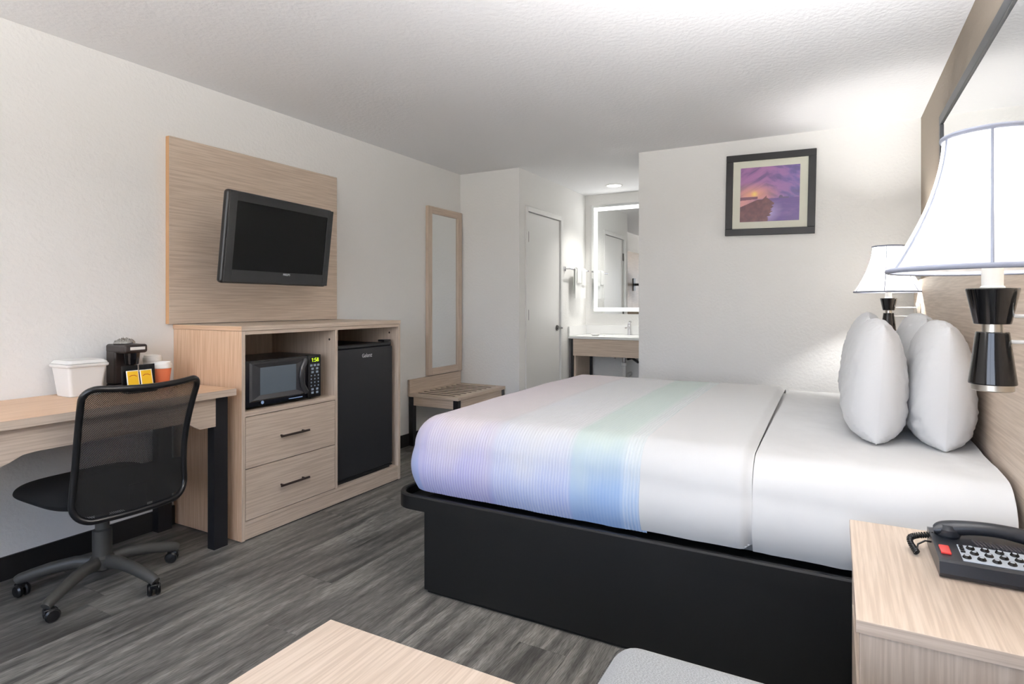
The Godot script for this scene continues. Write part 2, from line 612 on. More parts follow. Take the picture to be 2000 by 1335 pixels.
func build_bed() -> void:
	var bed := thing("platform_bed", "black platform bed base with a rounded ledge under the large white bed", "bed", P(-0.6, 0, 2.97))
	part(span(Vector3(-1.5, 0.014, 1.99), Vector3(0.43, 0.34, 3.96), 0.003), "base_box", M.bed_black, bed)
	part(span(Vector3(-1.49, 0, 2.002), Vector3(0.42, 0.016, 3.948), 0.001), "plinth", M.bed_black, bed)
	# ledge: a platform with a raised rounded rim
	var pf := span(Vector3(-1.56, 0.338, 2.0), Vector3(0.43, 0.356, 3.955), 0.004)
	grow(pf, Vector3(-1.655, 0.338, 2.1), Vector3(-1.56, 0.356, 3.855), 0.004)
	part(pf, "platform", M.bed_black, bed)
	var rim := Mb.new()
	var path := []
	var rc := 0.1
	var xa := -1.672 + 0.0
	path.append(P(0.43, 0, 1.985))
	for k in 9:
		var an := PI / 2 * k / 8.0
		path.append(P(xa + rc - rc * sin(an), 0, 1.985 + rc - rc * cos(an)))
	for k in 9:
		var an := PI / 2 * k / 8.0
		path.append(P(xa + rc - rc * cos(an), 0, 3.97 - rc + rc * sin(an)))
	path.append(P(0.43, 0, 3.97))
	var prof := [Vector2(0.0, 0.336), Vector2(0.0, 0.39), Vector2(0.004, 0.396), Vector2(0.018, 0.396), Vector2(0.022, 0.39), Vector2(0.022, 0.345)]
	for k in prof.size() - 1:
		var base := rim.v.size()
		for q in path.size():
			var t: Vector3 = (path[mini(q + 1, path.size() - 1)] - path[maxi(q - 1, 0)]).normalized()
			var inw := Vector3(t.z, 0, -t.x) * -1.0
			if inw.dot(P(-0.6, 0, 2.97) - path[q]) < 0:
				inw = -inw
			var e: Vector2 = prof[k + 1] - prof[k]
			var nn := (Vector3.UP * e.x - inw * e.y).normalized()
			rim.vert(path[q] + inw * prof[k].x + Vector3.UP * prof[k].y, nn)
			rim.vert(path[q] + inw * prof[k + 1].x + Vector3.UP * prof[k + 1].y, nn)
		for q in path.size() - 1:
			rim.quad(base + q * 2, base + q * 2 + 1, base + q * 2 + 3, base + q * 2 + 2)
	part(rim, "rim", M.bed_black, bed)
	# headboard
	var hb := thing("headboard", "tall wood-look headboard panel on the wall behind the pillows", "headboard", P(0.47, 0, 2.97))
	part(span(Vector3(0.445, 0.0, 1.15), Vector3(0.497, 1.345, 4.62), 0.003), "panel", M.woodz, hb)
	# mattress with its fitted sheet
	var mt := thing("mattress", "mattress under a smooth white fitted sheet at the head of the bed", "mattress", P(-0.6, 0.356, 2.97))
	part(box(P((BX0 + BX1) / 2, (0.358 + BY - 0.006) / 2, (BD0 + BD1) / 2), Vector3(BX1 - BX0 - 0.08, BY - 0.006 - 0.358, BD1 - BD0 - 0.08), 0.1, 5), "body", M.sheet, mt)
	# white top sheet drawn tight from the head end to the fold
	var hem := 0.4
	var total := 0.11 * PI / 2 + 0.2
	var half := (BD1 - BD0) / 2 - 0.105
	var ts := thing("top_sheet", "smooth white sheet spread over the bed below the pillows", "sheet", P(-0.1, BY, 2.97))
	var s1 := Mb.new()
	var w1 := FastNoiseLite.new()
	w1.seed = 3
	w1.frequency = 2.2
	s1.sheet(70, 150, func(u, v):
		var a: float = u * 0.664
		var b: float = (v * 2.0 - 1.0) * (half + total)
		var p := drape(0.43, a, b, 0.006, hem, false)
		var k := w1.get_noise_2d(p.x * 1.3, p.z) * 0.006
		return p + Vector3.UP * k, -1.0)
	part(s1, "cloth", M.sheet, ts)
	# folded-back white band
	var fb := thing("folded_blanket", "white blanket band folded back beside the pastel coverlet edge", "blanket", P(-0.4, BY, 2.97))
	var s2 := Mb.new()
	s2.sheet(40, 150, func(u, v):
		var b: float = (v * 2.0 - 1.0) * (half + total + 0.0)
		var skew: float = 0.02 * v
		var l: float = 0.007 + 0.017 * smoothstep(0.0, 0.1, u)
		var p := drape(-0.232 - 0.03 * v, u * 0.362, b, l, hem + 0.004 + 0.02 * (1.0 - smoothstep(0.0, 0.12, u)), false)
		return p + Vector3.UP * w1.get_noise_2d(p.x * 2.0 + 5.0, p.z * 0.7) * 0.003, -1.0)
	part(s2, "cloth", M.sheet, fb)
	# pastel ribbed coverlet
	var cv := thing("coverlet", "ribbed pastel coverlet printed in pink, lavender, mint and blue over the bed foot", "coverlet", P(-1.1, BY, 2.97))
	var lift := 0.02
	var r := 0.105 + lift
	var len_in := -0.575 - (BX0 - lift + r)
	var tot := r * PI / 2 + (BY + lift - 0.402 - r)
	var la := len_in + tot
	var hb2 := (BD1 - BD0) / 2 + lift - r
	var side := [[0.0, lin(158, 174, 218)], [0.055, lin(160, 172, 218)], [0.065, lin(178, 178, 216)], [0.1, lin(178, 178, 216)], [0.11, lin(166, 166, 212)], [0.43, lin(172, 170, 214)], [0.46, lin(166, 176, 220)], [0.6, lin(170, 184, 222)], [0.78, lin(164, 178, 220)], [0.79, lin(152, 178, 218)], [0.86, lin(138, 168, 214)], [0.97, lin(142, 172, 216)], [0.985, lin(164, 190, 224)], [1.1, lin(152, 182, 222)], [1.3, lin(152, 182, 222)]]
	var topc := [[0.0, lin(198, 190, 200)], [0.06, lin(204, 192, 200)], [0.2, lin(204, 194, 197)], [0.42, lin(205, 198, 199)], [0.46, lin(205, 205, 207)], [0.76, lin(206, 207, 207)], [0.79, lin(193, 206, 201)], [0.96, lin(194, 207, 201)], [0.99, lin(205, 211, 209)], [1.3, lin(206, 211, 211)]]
	var ribbed := [[0.0, 0.055], [0.1, 0.43], [0.46, 0.78], [0.98, 1.25]]
	var pr := FastNoiseLite.new()
	pr.seed = 8
	pr.frequency = 3.0
	var s3 := Mb.new()
	s3.sheet(600, 130, func(u, v):
		var a: float = u * la
		var b: float = (v * 2.0 - 1.0) * (hb2 + tot)
		var p := drape(-0.575 - 0.025 * v, a, b, lift, 0.402, true)
		var xf := len_in + r - a
		var on := 0.25
		for q in ribbed:
			if xf > q[0] and xf < q[1]:
				on = 1.0
		var k := (0.5 + 0.5 * cos(TAU * a / 0.0125)) * 0.002 * on
		var nn := Vector3.UP
		var eb := absf(b) - hb2
		if eb > 0.0:
			var an := minf(eb / r, PI / 2)
			nn = Vector3(0, cos(an), -signf(b) * sin(an))
		if a > len_in:
			k = 0.0
		return p + nn * k + Vector3.UP * (0.004 * w1.get_noise_2d(p.x * 1.5 + 9.0, p.z)), -1.0,
		func(u, v):
			var a: float = u * la
			var b: float = (v * 2.0 - 1.0) * (hb2 + tot)
			var xf := clampf(len_in + r - a, 0.0, 1.3)
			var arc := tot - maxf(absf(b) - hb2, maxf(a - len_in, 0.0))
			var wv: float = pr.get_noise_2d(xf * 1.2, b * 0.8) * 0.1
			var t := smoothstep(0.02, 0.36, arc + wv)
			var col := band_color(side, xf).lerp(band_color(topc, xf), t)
			var on := 0.3 if (xf > 0.83 and xf < 0.98) else 0.0
			for q in ribbed:
				if xf > q[0] and xf < q[1]:
					on = 1.0
			if a < len_in:
				col = col.lerp(Color(0.8, 0.81, 0.84), 0.3 * on * pow(0.5 + 0.5 * cos(TAU * a / 0.0125), 2.0))
			return col)
	part(s3, "cloth", M.coverlet, cv)
	# pillows: two pairs leaning on the headboard
	var spots := [
		[P(0.128, 0.916, 2.68), -0.06, 0.03, 1, "plump white pillow in front of its pair at the near side of the bed"],
		[P(0.33, 0.912, 2.69), -0.03, -0.01, 2, "white pillow against the headboard behind the front near pillow"],
		[P(0.124, 0.932, 3.28), -0.06, -0.03, 3, "white pillow in front of its pair at the far side of the bed"],
		[P(0.328, 0.93, 3.29), -0.03, 0.01, 4, "white pillow against the headboard below the far wall lamp"],
	]
	for s in spots:
		var pt := thing("pillow", s[4], "pillow", s[0], s[2], "white bed pillows")
		part(pillow_mesh(0.57, 0.45, 0.196, s[1], s[3]), "pillow_case", M.pillow, pt, true)

# length along z, height along y, thickness along x, leaning towards +x by lean radians
func pillow_mesh(length: float, height: float, thick: float, lean: float, sd: int) -> Mb:
	var mb := Mb.new()
	var nz := FastNoiseLite.new()
	nz.seed = sd
	nz.frequency = 5.0
	var turn := Basis(Vector3(0, 0, 1), lean)
	for sg in [-1.0, 1.0]:
		mb.sheet(44, 44, func(u, v):
			var x: float = sin((u * 2 - 1) * PI / 2)
			var y: float = sin((v * 2 - 1) * PI / 2)
			# corners drawn in a little
			var px := x * (1.0 - 0.07 * y * y) + 0.0
			var py := y * (1.0 - 0.09 * x * x)
			var t: float = pow(maxf(0.0, 1.0 - pow(absf(x), 4.0)), 0.5) * pow(maxf(0.0, 1.0 - pow(absf(y), 2.3 if y > 0.0 else 3.8)), 0.5)
			t *= 1.0 - 0.15 * py
			var w: float = nz.get_noise_3d(px * 1.2, py * 1.2, sg) * 0.01 * t
			var ed := 0.006 * nz.get_noise_2d(px * 6.0, py * 6.0)
			return turn * Vector3(sg * (thick / 2 * t + w), py * height / 2 + ed, px * length / 2), sg)
	return mb

# ------------------------------------------------------------------ cabinet, microwave, fridge
func build_cabinet() -> void:
	var x0 := XL + 0.002
	var x1 := -2.606
	var d0 := 1.96
	var d1 := 3.192
	var dm := 2.594
	var top := 1.085
	var cb := thing("media_cabinet", "light wood cabinet with two drawers, microwave niche and fridge bay", "cabinet", P((x0 + x1) / 2, 0, (d0 + d1) / 2))
	part(span(Vector3(x0, top - 0.024, d0 - 0.002), Vector3(x1 + 0.002, top, d1 + 0.002), 0.002), "top_panel", M.woodz, cb)
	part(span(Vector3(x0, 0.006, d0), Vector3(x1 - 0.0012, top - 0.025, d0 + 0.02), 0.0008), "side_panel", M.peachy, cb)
	part(span(Vector3(x1 - 0.0012, 0.006, d0 + 0.0003), Vector3(x1, top - 0.025, d0 + 0.02), 0.0003), "edge_band", M.woody, cb)
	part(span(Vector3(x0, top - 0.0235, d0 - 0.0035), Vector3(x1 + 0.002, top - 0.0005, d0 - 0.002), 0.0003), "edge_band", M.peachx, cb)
	part(span(Vector3(x0, 0.006, d1 - 0.02), Vector3(x1, top - 0.025, d1), 0.0015), "side_panel", M.woody, cb)
	part(span(Vector3(x0, 0.1, dm), Vector3(x1 - 0.002, top - 0.044, dm + 0.02), 0.0015), "divider", M.woody, cb)
	part(span(Vector3(x0, 0.1, d0 + 0.02), Vector3(x0 + 0.012, top - 0.044, d1 - 0.02), 0.001), "back_panel", M.woody, cb)
	part(span(Vector3(x0 + 0.02, top - 0.044, d0 + 0.02), Vector3(x1 - 0.001, top - 0.025, d1 - 0.02), 0.0015), "top_rail", M.woodz, cb)
	part(span(Vector3(x0, 0.628, d0 + 0.02), Vector3(x1 - 0.001, 0.652, dm), 0.0015), "shelf", M.woodz, cb)
	part(span(Vector3(x0, 0.08, d0 + 0.02), Vector3(x1 - 0.003, 0.1, d1 - 0.02), 0.0015), "bottom_panel", M.woodz, cb)
	part(span(Vector3(x1 - 0.02, 0.006, d0 + 0.02), Vector3(x1 - 0.006, 0.079, d1 - 0.02), 0.0015), "kick_board", M.woodz, cb)
	part(span(Vector3(x0 + 0.02, 0.0, d0 + 0.01), Vector3(x1 - 0.012, 0.006, d1 - 0.01), 0.001), "glide", M.black_trim, cb)
	for y in [[0.365, 0.6245], [0.104, 0.3605]]:
		var dr := part(span(Vector3(x1 - 0.02, y[0], d0 + 0.0235), Vector3(x1 - 0.0005, y[1], dm - 0.0035), 0.0015), "drawer", M.woodz, cb)
		part(span(Vector3(x0 + 0.1, y[0] + 0.02, d0 + 0.04), Vector3(x1 - 0.0205, y[1] - 0.03, dm - 0.02), 0.0015), "drawer_box", M.woodz, dr)
		var hd := Mb.new()
		var ym: float = (y[0] + y[1]) / 2
		hd.tube([P(x1 + 0.028, ym, 2.18), P(x1 + 0.028, ym, 2.37)], 0.006, 12)
		for dd in [2.2, 2.345]:
			hd.tube([P(x1 - 0.001, ym, dd), P(x1 + 0.028, ym, dd)], 0.0045, 8)
		part(hd, "handle", M.bronze, dr)
	var pins := Mb.new()
	pins.lathe([Vector2(0.0, 0.006), Vector2(0.004, 0.005), Vector2(0.006, 0.0)], P(x1 - 0.06, 0.978, dm + 0.02), 12, Basis(Vector3(1, 0, 0), -PI / 2))
	part(pins, "shelf_pin", M.white_plastic, cb)
	for q in [Vector3(x1 - 0.05, 0.985, dm), Vector3(x1 - 0.08, 1.0, d1 - 0.02)]:
		var cap := Mb.new()
		cap.lathe([Vector2(0.0, 0.0015), Vector2(0.006, 0.0012), Vector2(0.007, 0.0)], P(q.x, q.y, q.z), 12, Basis(Vector3(1, 0, 0), PI / 2))
		part(cap, "screw_cap", M.bronze, cb)

	# microwave
	var mw := thing("microwave", "black countertop microwave with a green clock in the cabinet niche", "microwave", P(-2.8, 0.652, 2.25))
	var fx := -2.622
	part(span(Vector3(-2.97, 0.664, 1.995), Vector3(fx - 0.02, 0.905, 2.498), 0.006), "body", M.black_plastic, mw)
	for q in [[-2.94, 2.03], [-2.94, 2.46], [-2.68, 2.03], [-2.68, 2.46]]:
		var ft := Mb.new()
		ft.lathe([Vector2(0.012, 0.0), Vector2(0.013, 0.013)], P(q[0], 0.652, q[1]), 12)
		part(ft, "foot", M.black_matte, mw)
	var dr2 := Node3D.new()
	var door := part(span(Vector3(fx - 0.022, 0.664, 1.998), Vector3(fx - 0.006, 0.905, 2.402), 0.004), "door", M.black_gloss, mw)
	dr2.free()
	var bez := Mb.new()
	# raised bezel round the window, bevelled inwards
	var o4 := [P(fx + 0.004, 0.70, 2.03), P(fx + 0.004, 0.70, 2.375), P(fx + 0.004, 0.886, 2.375), P(fx + 0.004, 0.886, 2.03)]
	var i4 := [P(fx - 0.006, 0.725, 2.09), P(fx - 0.006, 0.725, 2.315), P(fx - 0.006, 0.862, 2.315), P(fx - 0.006, 0.862, 2.09)]
	var r4 := [P(fx - 0.007, 0.69, 2.02), P(fx - 0.007, 0.69, 2.385), P(fx - 0.007, 0.895, 2.385), P(fx - 0.007, 0.895, 2.02)]
	for k in 4:
		var k2 := (k + 1) % 4
		var nn: Vector3 = (o4[k2] - o4[k]).cross(i4[k] - o4[k]).normalized()
		bez.face([o4[k], o4[k2], i4[k2], i4[k]], nn if nn.x > 0 else -nn)
		nn = (r4[k2] - r4[k]).cross(o4[k] - r4[k]).normalized()
		bez.face([r4[k], r4[k2], o4[k2], o4[k]], nn if nn.x > 0 else -nn)
	part(bez, "door_bezel", mat(rgb(58, 58, 60), 0.18), door)
	part(span(Vector3(fx - 0.009, 0.722, 2.085), Vector3(fx - 0.004, 0.865, 2.32), 0.001), "door_window", M.window_glass_dark, door)
	var hp := Mb.new()
	hp.tube([P(fx + 0.001, 0.885, 2.385), P(fx + 0.007, 0.84, 2.352), P(fx + 0.008, 0.79, 2.346), P(fx + 0.007, 0.74, 2.356), P(fx + 0.001, 0.7, 2.388)], 0.012, 10, true, false, Vector3.RIGHT, 1.4)
	part(hp, "door_handle", mat(rgb(50, 50, 52), 0.22), door)
	var pn := part(span(Vector3(fx - 0.022, 0.664, 2.404), Vector3(fx - 0.002, 0.905, 2.498), 0.004), "control_panel", M.black_plastic, mw)
	part(span(Vector3(fx - 0.003, 0.862, 2.418), Vector3(fx - 0.001, 0.89, 2.486), 0.0005), "display_window", M.black_gloss, pn)
	var facing := Basis(Vector3(0, 0, -1), Vector3.UP, Vector3(1, 0, 0))
	text("1:58", 0.02, P(fx - 0.0006, 0.876, 2.452), facing, M.display, "clock_digits", pn)
	var bt := Mb.new()
	for row in 9:
		var y2 := 0.846 - row * 0.0195
		var cols := 3 if (row in [0, 3, 4, 5, 6]) else 2
		for cidx in cols:
			var dd := 2.451 + (cidx - (cols - 1) / 2.0) * (0.026 if cols == 3 else 0.034)
			bt.rbox(P(fx - 0.0015, y2, dd), Vector3(0.002, 0.008 if cols == 3 and row > 2 else 0.012, 0.008 if cols == 3 and row > 2 else 0.017), 0.001)
	var keys := part(bt, "keypad", mat(rgb(150, 165, 182), 0.5), pn)
	keys.set_meta("kind", "stuff")
	part(span(Vector3(fx - 0.0062, 0.6755, 2.27), Vector3(fx - 0.0055, 0.68, 2.365), 0.0002), "maker_lettering", M.blue_text, door)
	var lg := Mb.new()
	lg.lathe([Vector2(0.0, 0.001), Vector2(0.009, 0.001), Vector2(0.0095, 0.0)], P(fx - 0.0062, 0.683, 2.1), 20, Basis(Vector3(0, 0, 1), -PI / 2))
	part(lg, "round_badge", M.blue_text, door)

	# fridge
	var fg := thing("mini_fridge", "black mini fridge in the right bay of the wood cabinet", "fridge", P(-2.88, 0.1, 2.885))
	part(span(Vector3(-3.12, 0.115, 2.635), Vector3(-2.672, 0.935, 3.125), 0.006), "body", M.fridge_black, fg)
	var fd := part(span(Vector3(-2.67, 0.13, 2.628), Vector3(-2.624, 0.916, 3.132), 0.008, 2), "door", M.fridge_black, fg)
	part(span(Vector3(-2.672, 0.917, 2.636), Vector3(-2.63, 0.942, 3.128), 0.008, 2), "door_top_trim", M.bezel, fd)
	part(span(Vector3(-2.69, 0.943, 3.06), Vector3(-2.635, 0.958, 3.128), 0.003), "hinge_cover", M.black_plastic, fg)
	part(span(Vector3(-3.11, 0.1, 2.64), Vector3(-2.64, 0.114, 3.12), 0.002), "base_rail", M.black_trim, fg)
	part(span(Vector3(-2.655, 0.116, 2.63), Vector3(-2.626, 0.1275, 3.13), 0.002), "lower_trim", M.bezel, fg)
	text("Galanz", 0.022, P(-2.6236, 0.868, 2.885), facing, M.silver_text, "door_lettering", fd)

# ------------------------------------------------------------------ desk
func build_desk() -> void:
	var y := 0.78
	var x0 := XL + 0.002
	var x1 := -2.6
	var d0 := 0.1
	var d1 := 1.925
	var dk := thing("writing_desk", "long wood desk with black steel legs along the left wall", "desk", P((x0 + x1) / 2, 0, (d0 + d1) / 2))
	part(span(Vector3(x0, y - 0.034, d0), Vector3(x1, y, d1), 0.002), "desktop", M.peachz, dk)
	part(span(Vector3(x1, y - 0.0335, d0), Vector3(x1 + 0.0015, y - 0.0005, d1), 0.0003), "edge_band", M.woodz, dk)
	# apron with deeper ends
	var ap := Mb.new()
	var yt := y - 0.035
	var o := PackedVector2Array([Vector2(d0 + 0.06, yt), Vector2(d1 - 0.09, yt), Vector2(d1 - 0.09, 0.605), Vector2(d1 - 0.17, 0.605), Vector2(d1 - 0.2, 0.622), Vector2(d1 - 0.235, 0.646), Vector2(1.1, 0.646), Vector2(1.06, 0.642), Vector2(1.02, 0.622), Vector2(0.97, 0.605), Vector2(d0 + 0.06, 0.605)])
	ap.prism(o, 0.02, Vector3(-2.64, 0, 0), Basis(Vector3(0, 0, -1), Vector3.UP, Vector3(1, 0, 0)))
	part(ap, "apron", M.woodz, dk)
	for d in [d0 + 0.005, d1 - 0.085]:
		for x in [-2.7, x0 + 0.01]:
			part(span(Vector3(x, 0, d), Vector3(x + 0.05, y - 0.035, d + 0.075), 0.002), "leg", M.black_metal, dk)

# ------------------------------------------------------------------ television and its panel
func build_tv() -> void:
	var pn := thing("wall_panel", "square wood-grain panel on the left wall behind the television", "panel", P(XL + 0.02, 1.086, 2.53))
	part(span(Vector3(XL + 0.001, 1.088, 1.918), Vector3(XL + 0.03, 2.1, 3.14), 0.0015), "board", M.woodz, pn)
	part(span(Vector3(XL + 0.0015, 1.089, 1.9165), Vector3(XL + 0.0295, 2.099, 1.918), 0.0003), "edge_band", M.edge_tan, pn)
	var tv := thing("television", "black flat-screen television tilted forward on the wood wall panel", "television", P(-2.777, 1.544, 2.364))
	var tilt := 0.116
	var yaw := 0.096
	# local axes: width along depth, up tilted into the room
	var wx := Vector3(-sin(yaw), 0, -cos(yaw))
	var up := Vector3(sin(tilt) * cos(yaw), cos(tilt), -sin(tilt) * sin(yaw))
	var outv := up.cross(wx).normalized()
	if outv.x < 0:
		outv = -outv
	var b := Basis(wx, up, outv)
	var w := 0.8
	var hh := 0.486
	var cs := Mb.new()
	cs.rbox(b * Vector3(0, 0, -0.0275), Vector3(w, hh, 0.045), 0.02, b, 3)
	part(cs, "casing", M.black_plastic, tv, true)
	var bk := Mb.new()
	bk.rbox(b * Vector3(0, -0.02, -0.065), Vector3(w - 0.1, hh - 0.1, 0.06), 0.02, b, 2)
	part(bk, "back_shell", M.black_plastic, tv, true)
	# bezel ring
	var bz := Mb.new()
	var sw := 0.345
	var st := 0.19
	var sb := -0.168
	for q in [[-w / 2 + 0.008, -sw, -hh / 2 + 0.008, hh / 2 - 0.008], [sw, w / 2 - 0.008, -hh / 2 + 0.008, hh / 2 - 0.008], [-sw, sw, st, hh / 2 - 0.008], [-sw, sw, -hh / 2 + 0.008, sb]]:
		bz.rbox(b * Vector3((q[0] + q[1]) / 2, (q[2] + q[3]) / 2, -0.002), Vector3(q[1] - q[0], q[3] - q[2], 0.008), 0.0015, b)
	part(bz, "bezel", M.bezel, tv, true)
	var sc := Mb.new()
	sc.rbox(b * Vector3(0, (st + sb) / 2, -0.003), Vector3(sw * 2, st - sb, 0.004), 0.0005, b)
	part(sc, "screen", M.screen, tv, true)
	text("PHILIPS", 0.011, b * Vector3(0.04, sb - 0.012, 0.0025), b, M.silver_text, "badge_lettering", tv, true)
	var arm := Mb.new()
	var to := P(XL + 0.03, 1.53, 2.5) - tv.position
	arm.rbox(b * Vector3(0, -0.02, -0.102), Vector3(0.2, 0.2, 0.014), 0.002, b)
	arm.rbox(to + Vector3(0.008, 0, 0), Vector3(0.016, 0.22, 0.12), 0.002)
	arm.tube([b * Vector3(0, -0.02, -0.105), to + Vector3(0.01, 0, 0)], 0.022, 10)
	part(arm, "wall_mount", M.black_metal, tv, true)

# ------------------------------------------------------------------ luggage bench and tall mirror
func build_bench() -> void:
	var d0 := 3.975
	var d1 := 4.755
	var x0 := XL + 0.004
	var x1 := -2.66
	var y := 0.442
	var bn := thing("luggage_bench", "low slatted wood luggage bench with black legs below the tall mirror", "bench", P((x0 + x1) / 2, 0, (d0 + d1) / 2))
	part(span(Vector3(x0, y - 0.028, d0), Vector3(x0 + 0.02, 0.556, d1), 0.002), "backboard", M.woodz, bn)
	# frame of the top round the slats
	part(span(Vector3(x0 + 0.02, y - 0.028, d0), Vector3(x1, y, d0 + 0.05), 0.002), "end_rail", M.woodx, bn)
	part(span(Vector3(x0 + 0.02, y - 0.028, d1 - 0.04), Vector3(x1, y, d1), 0.002), "end_rail", M.woodx, bn)
	part(span(Vector3(x1 - 0.07, y - 0.028, d0 + 0.05), Vector3(x1, y, d1 - 0.04), 0.002), "front_rail", M.woodz, bn)
	part(span(Vector3(x0 + 0.02, y - 0.028, d0 + 0.05), Vector3(x0 + 0.05, y, d1 - 0.04), 0.002), "back_rail", M.woodz, bn)
	var n := 8
	var run := (d1 - 0.04) - (d0 + 0.05)
	var gap := 0.03
	var sw := (run - gap * (n + 1)) / n
	for k in n:
		var a := d0 + 0.05 + gap + k * (sw + gap)
		part(span(Vector3(x0 + 0.05, y - 0.026, a), Vector3(x1 - 0.07, y, a + sw), 0.002), "slat", M.woodx, bn)
		part(span(Vector3(x0 + 0.05, y - 0.025, a - 0.001), Vector3(x1 - 0.07, y - 0.001, a), 0.0003), "slat_gap_shade", M.bronze, bn)  # dark strip paints the shade of the gap onto the slat side
	part(span(Vector3(x1 - 0.028, y - 0.1, d0 + 0.05), Vector3(x1 - 0.01, y - 0.029, d1 - 0.05), 0.002), "apron", M.woodz, bn)
	part(span(Vector3(x0 + 0.05, y - 0.1, d0 + 0.012), Vector3(x1 - 0.05, y - 0.029, d0 + 0.03), 0.002), "side_apron", M.woodx, bn)
	for d in [d0 + 0.008, d1 - 0.052]:
		for x in [x0 + 0.004, x1 - 0.052]:
			part(span(Vector3(x, 0, d), Vector3(x + 0.045, y - 0.029, d + 0.045), 0.002), "leg", M.black_metal, bn)
	part(span(Vector3(x1 - 0.045, y - 0.125, d0 + 0.05), Vector3(x1 - 0.015, y - 0.102, d1 - 0.05), 0.002), "stretcher", M.black_metal, bn)
	# tall mirror
	var mr := thing("tall_mirror", "tall narrow mirror in a light wood frame above the luggage bench", "mirror", P(XL + 0.015, 0.56, 4.49))
	var m0 := 4.225
	var m1 := 4.76
	var b0 := 0.562
	var b1 := 2.06
	var f := 0.06
	part(span(Vector3(XL + 0.002, b0, m0), Vector3(XL + 0.032, b1, m0 + f), 0.002), "frame_stile", M.woody, mr)
	part(span(Vector3(XL + 0.002, b0, m1 - f), Vector3(XL + 0.032, b1, m1), 0.002), "frame_stile", M.woody, mr)
	part(span(Vector3(XL + 0.002, b0, m0 + f), Vector3(XL + 0.032, b0 + f, m1 - f), 0.002), "frame_rail", M.woodz, mr)
	part(span(Vector3(XL + 0.002, b1 - f, m0 + f), Vector3(XL + 0.032, b1, m1 - f), 0.002), "frame_rail", M.woodz, mr)
	part(span(Vector3(XL + 0.004, b0 + f - 0.005, m0 + f - 0.005), Vector3(XL + 0.016, b1 - f + 0.005, m1 - f + 0.005), 0.0005), "glass", M.mirror, mr)

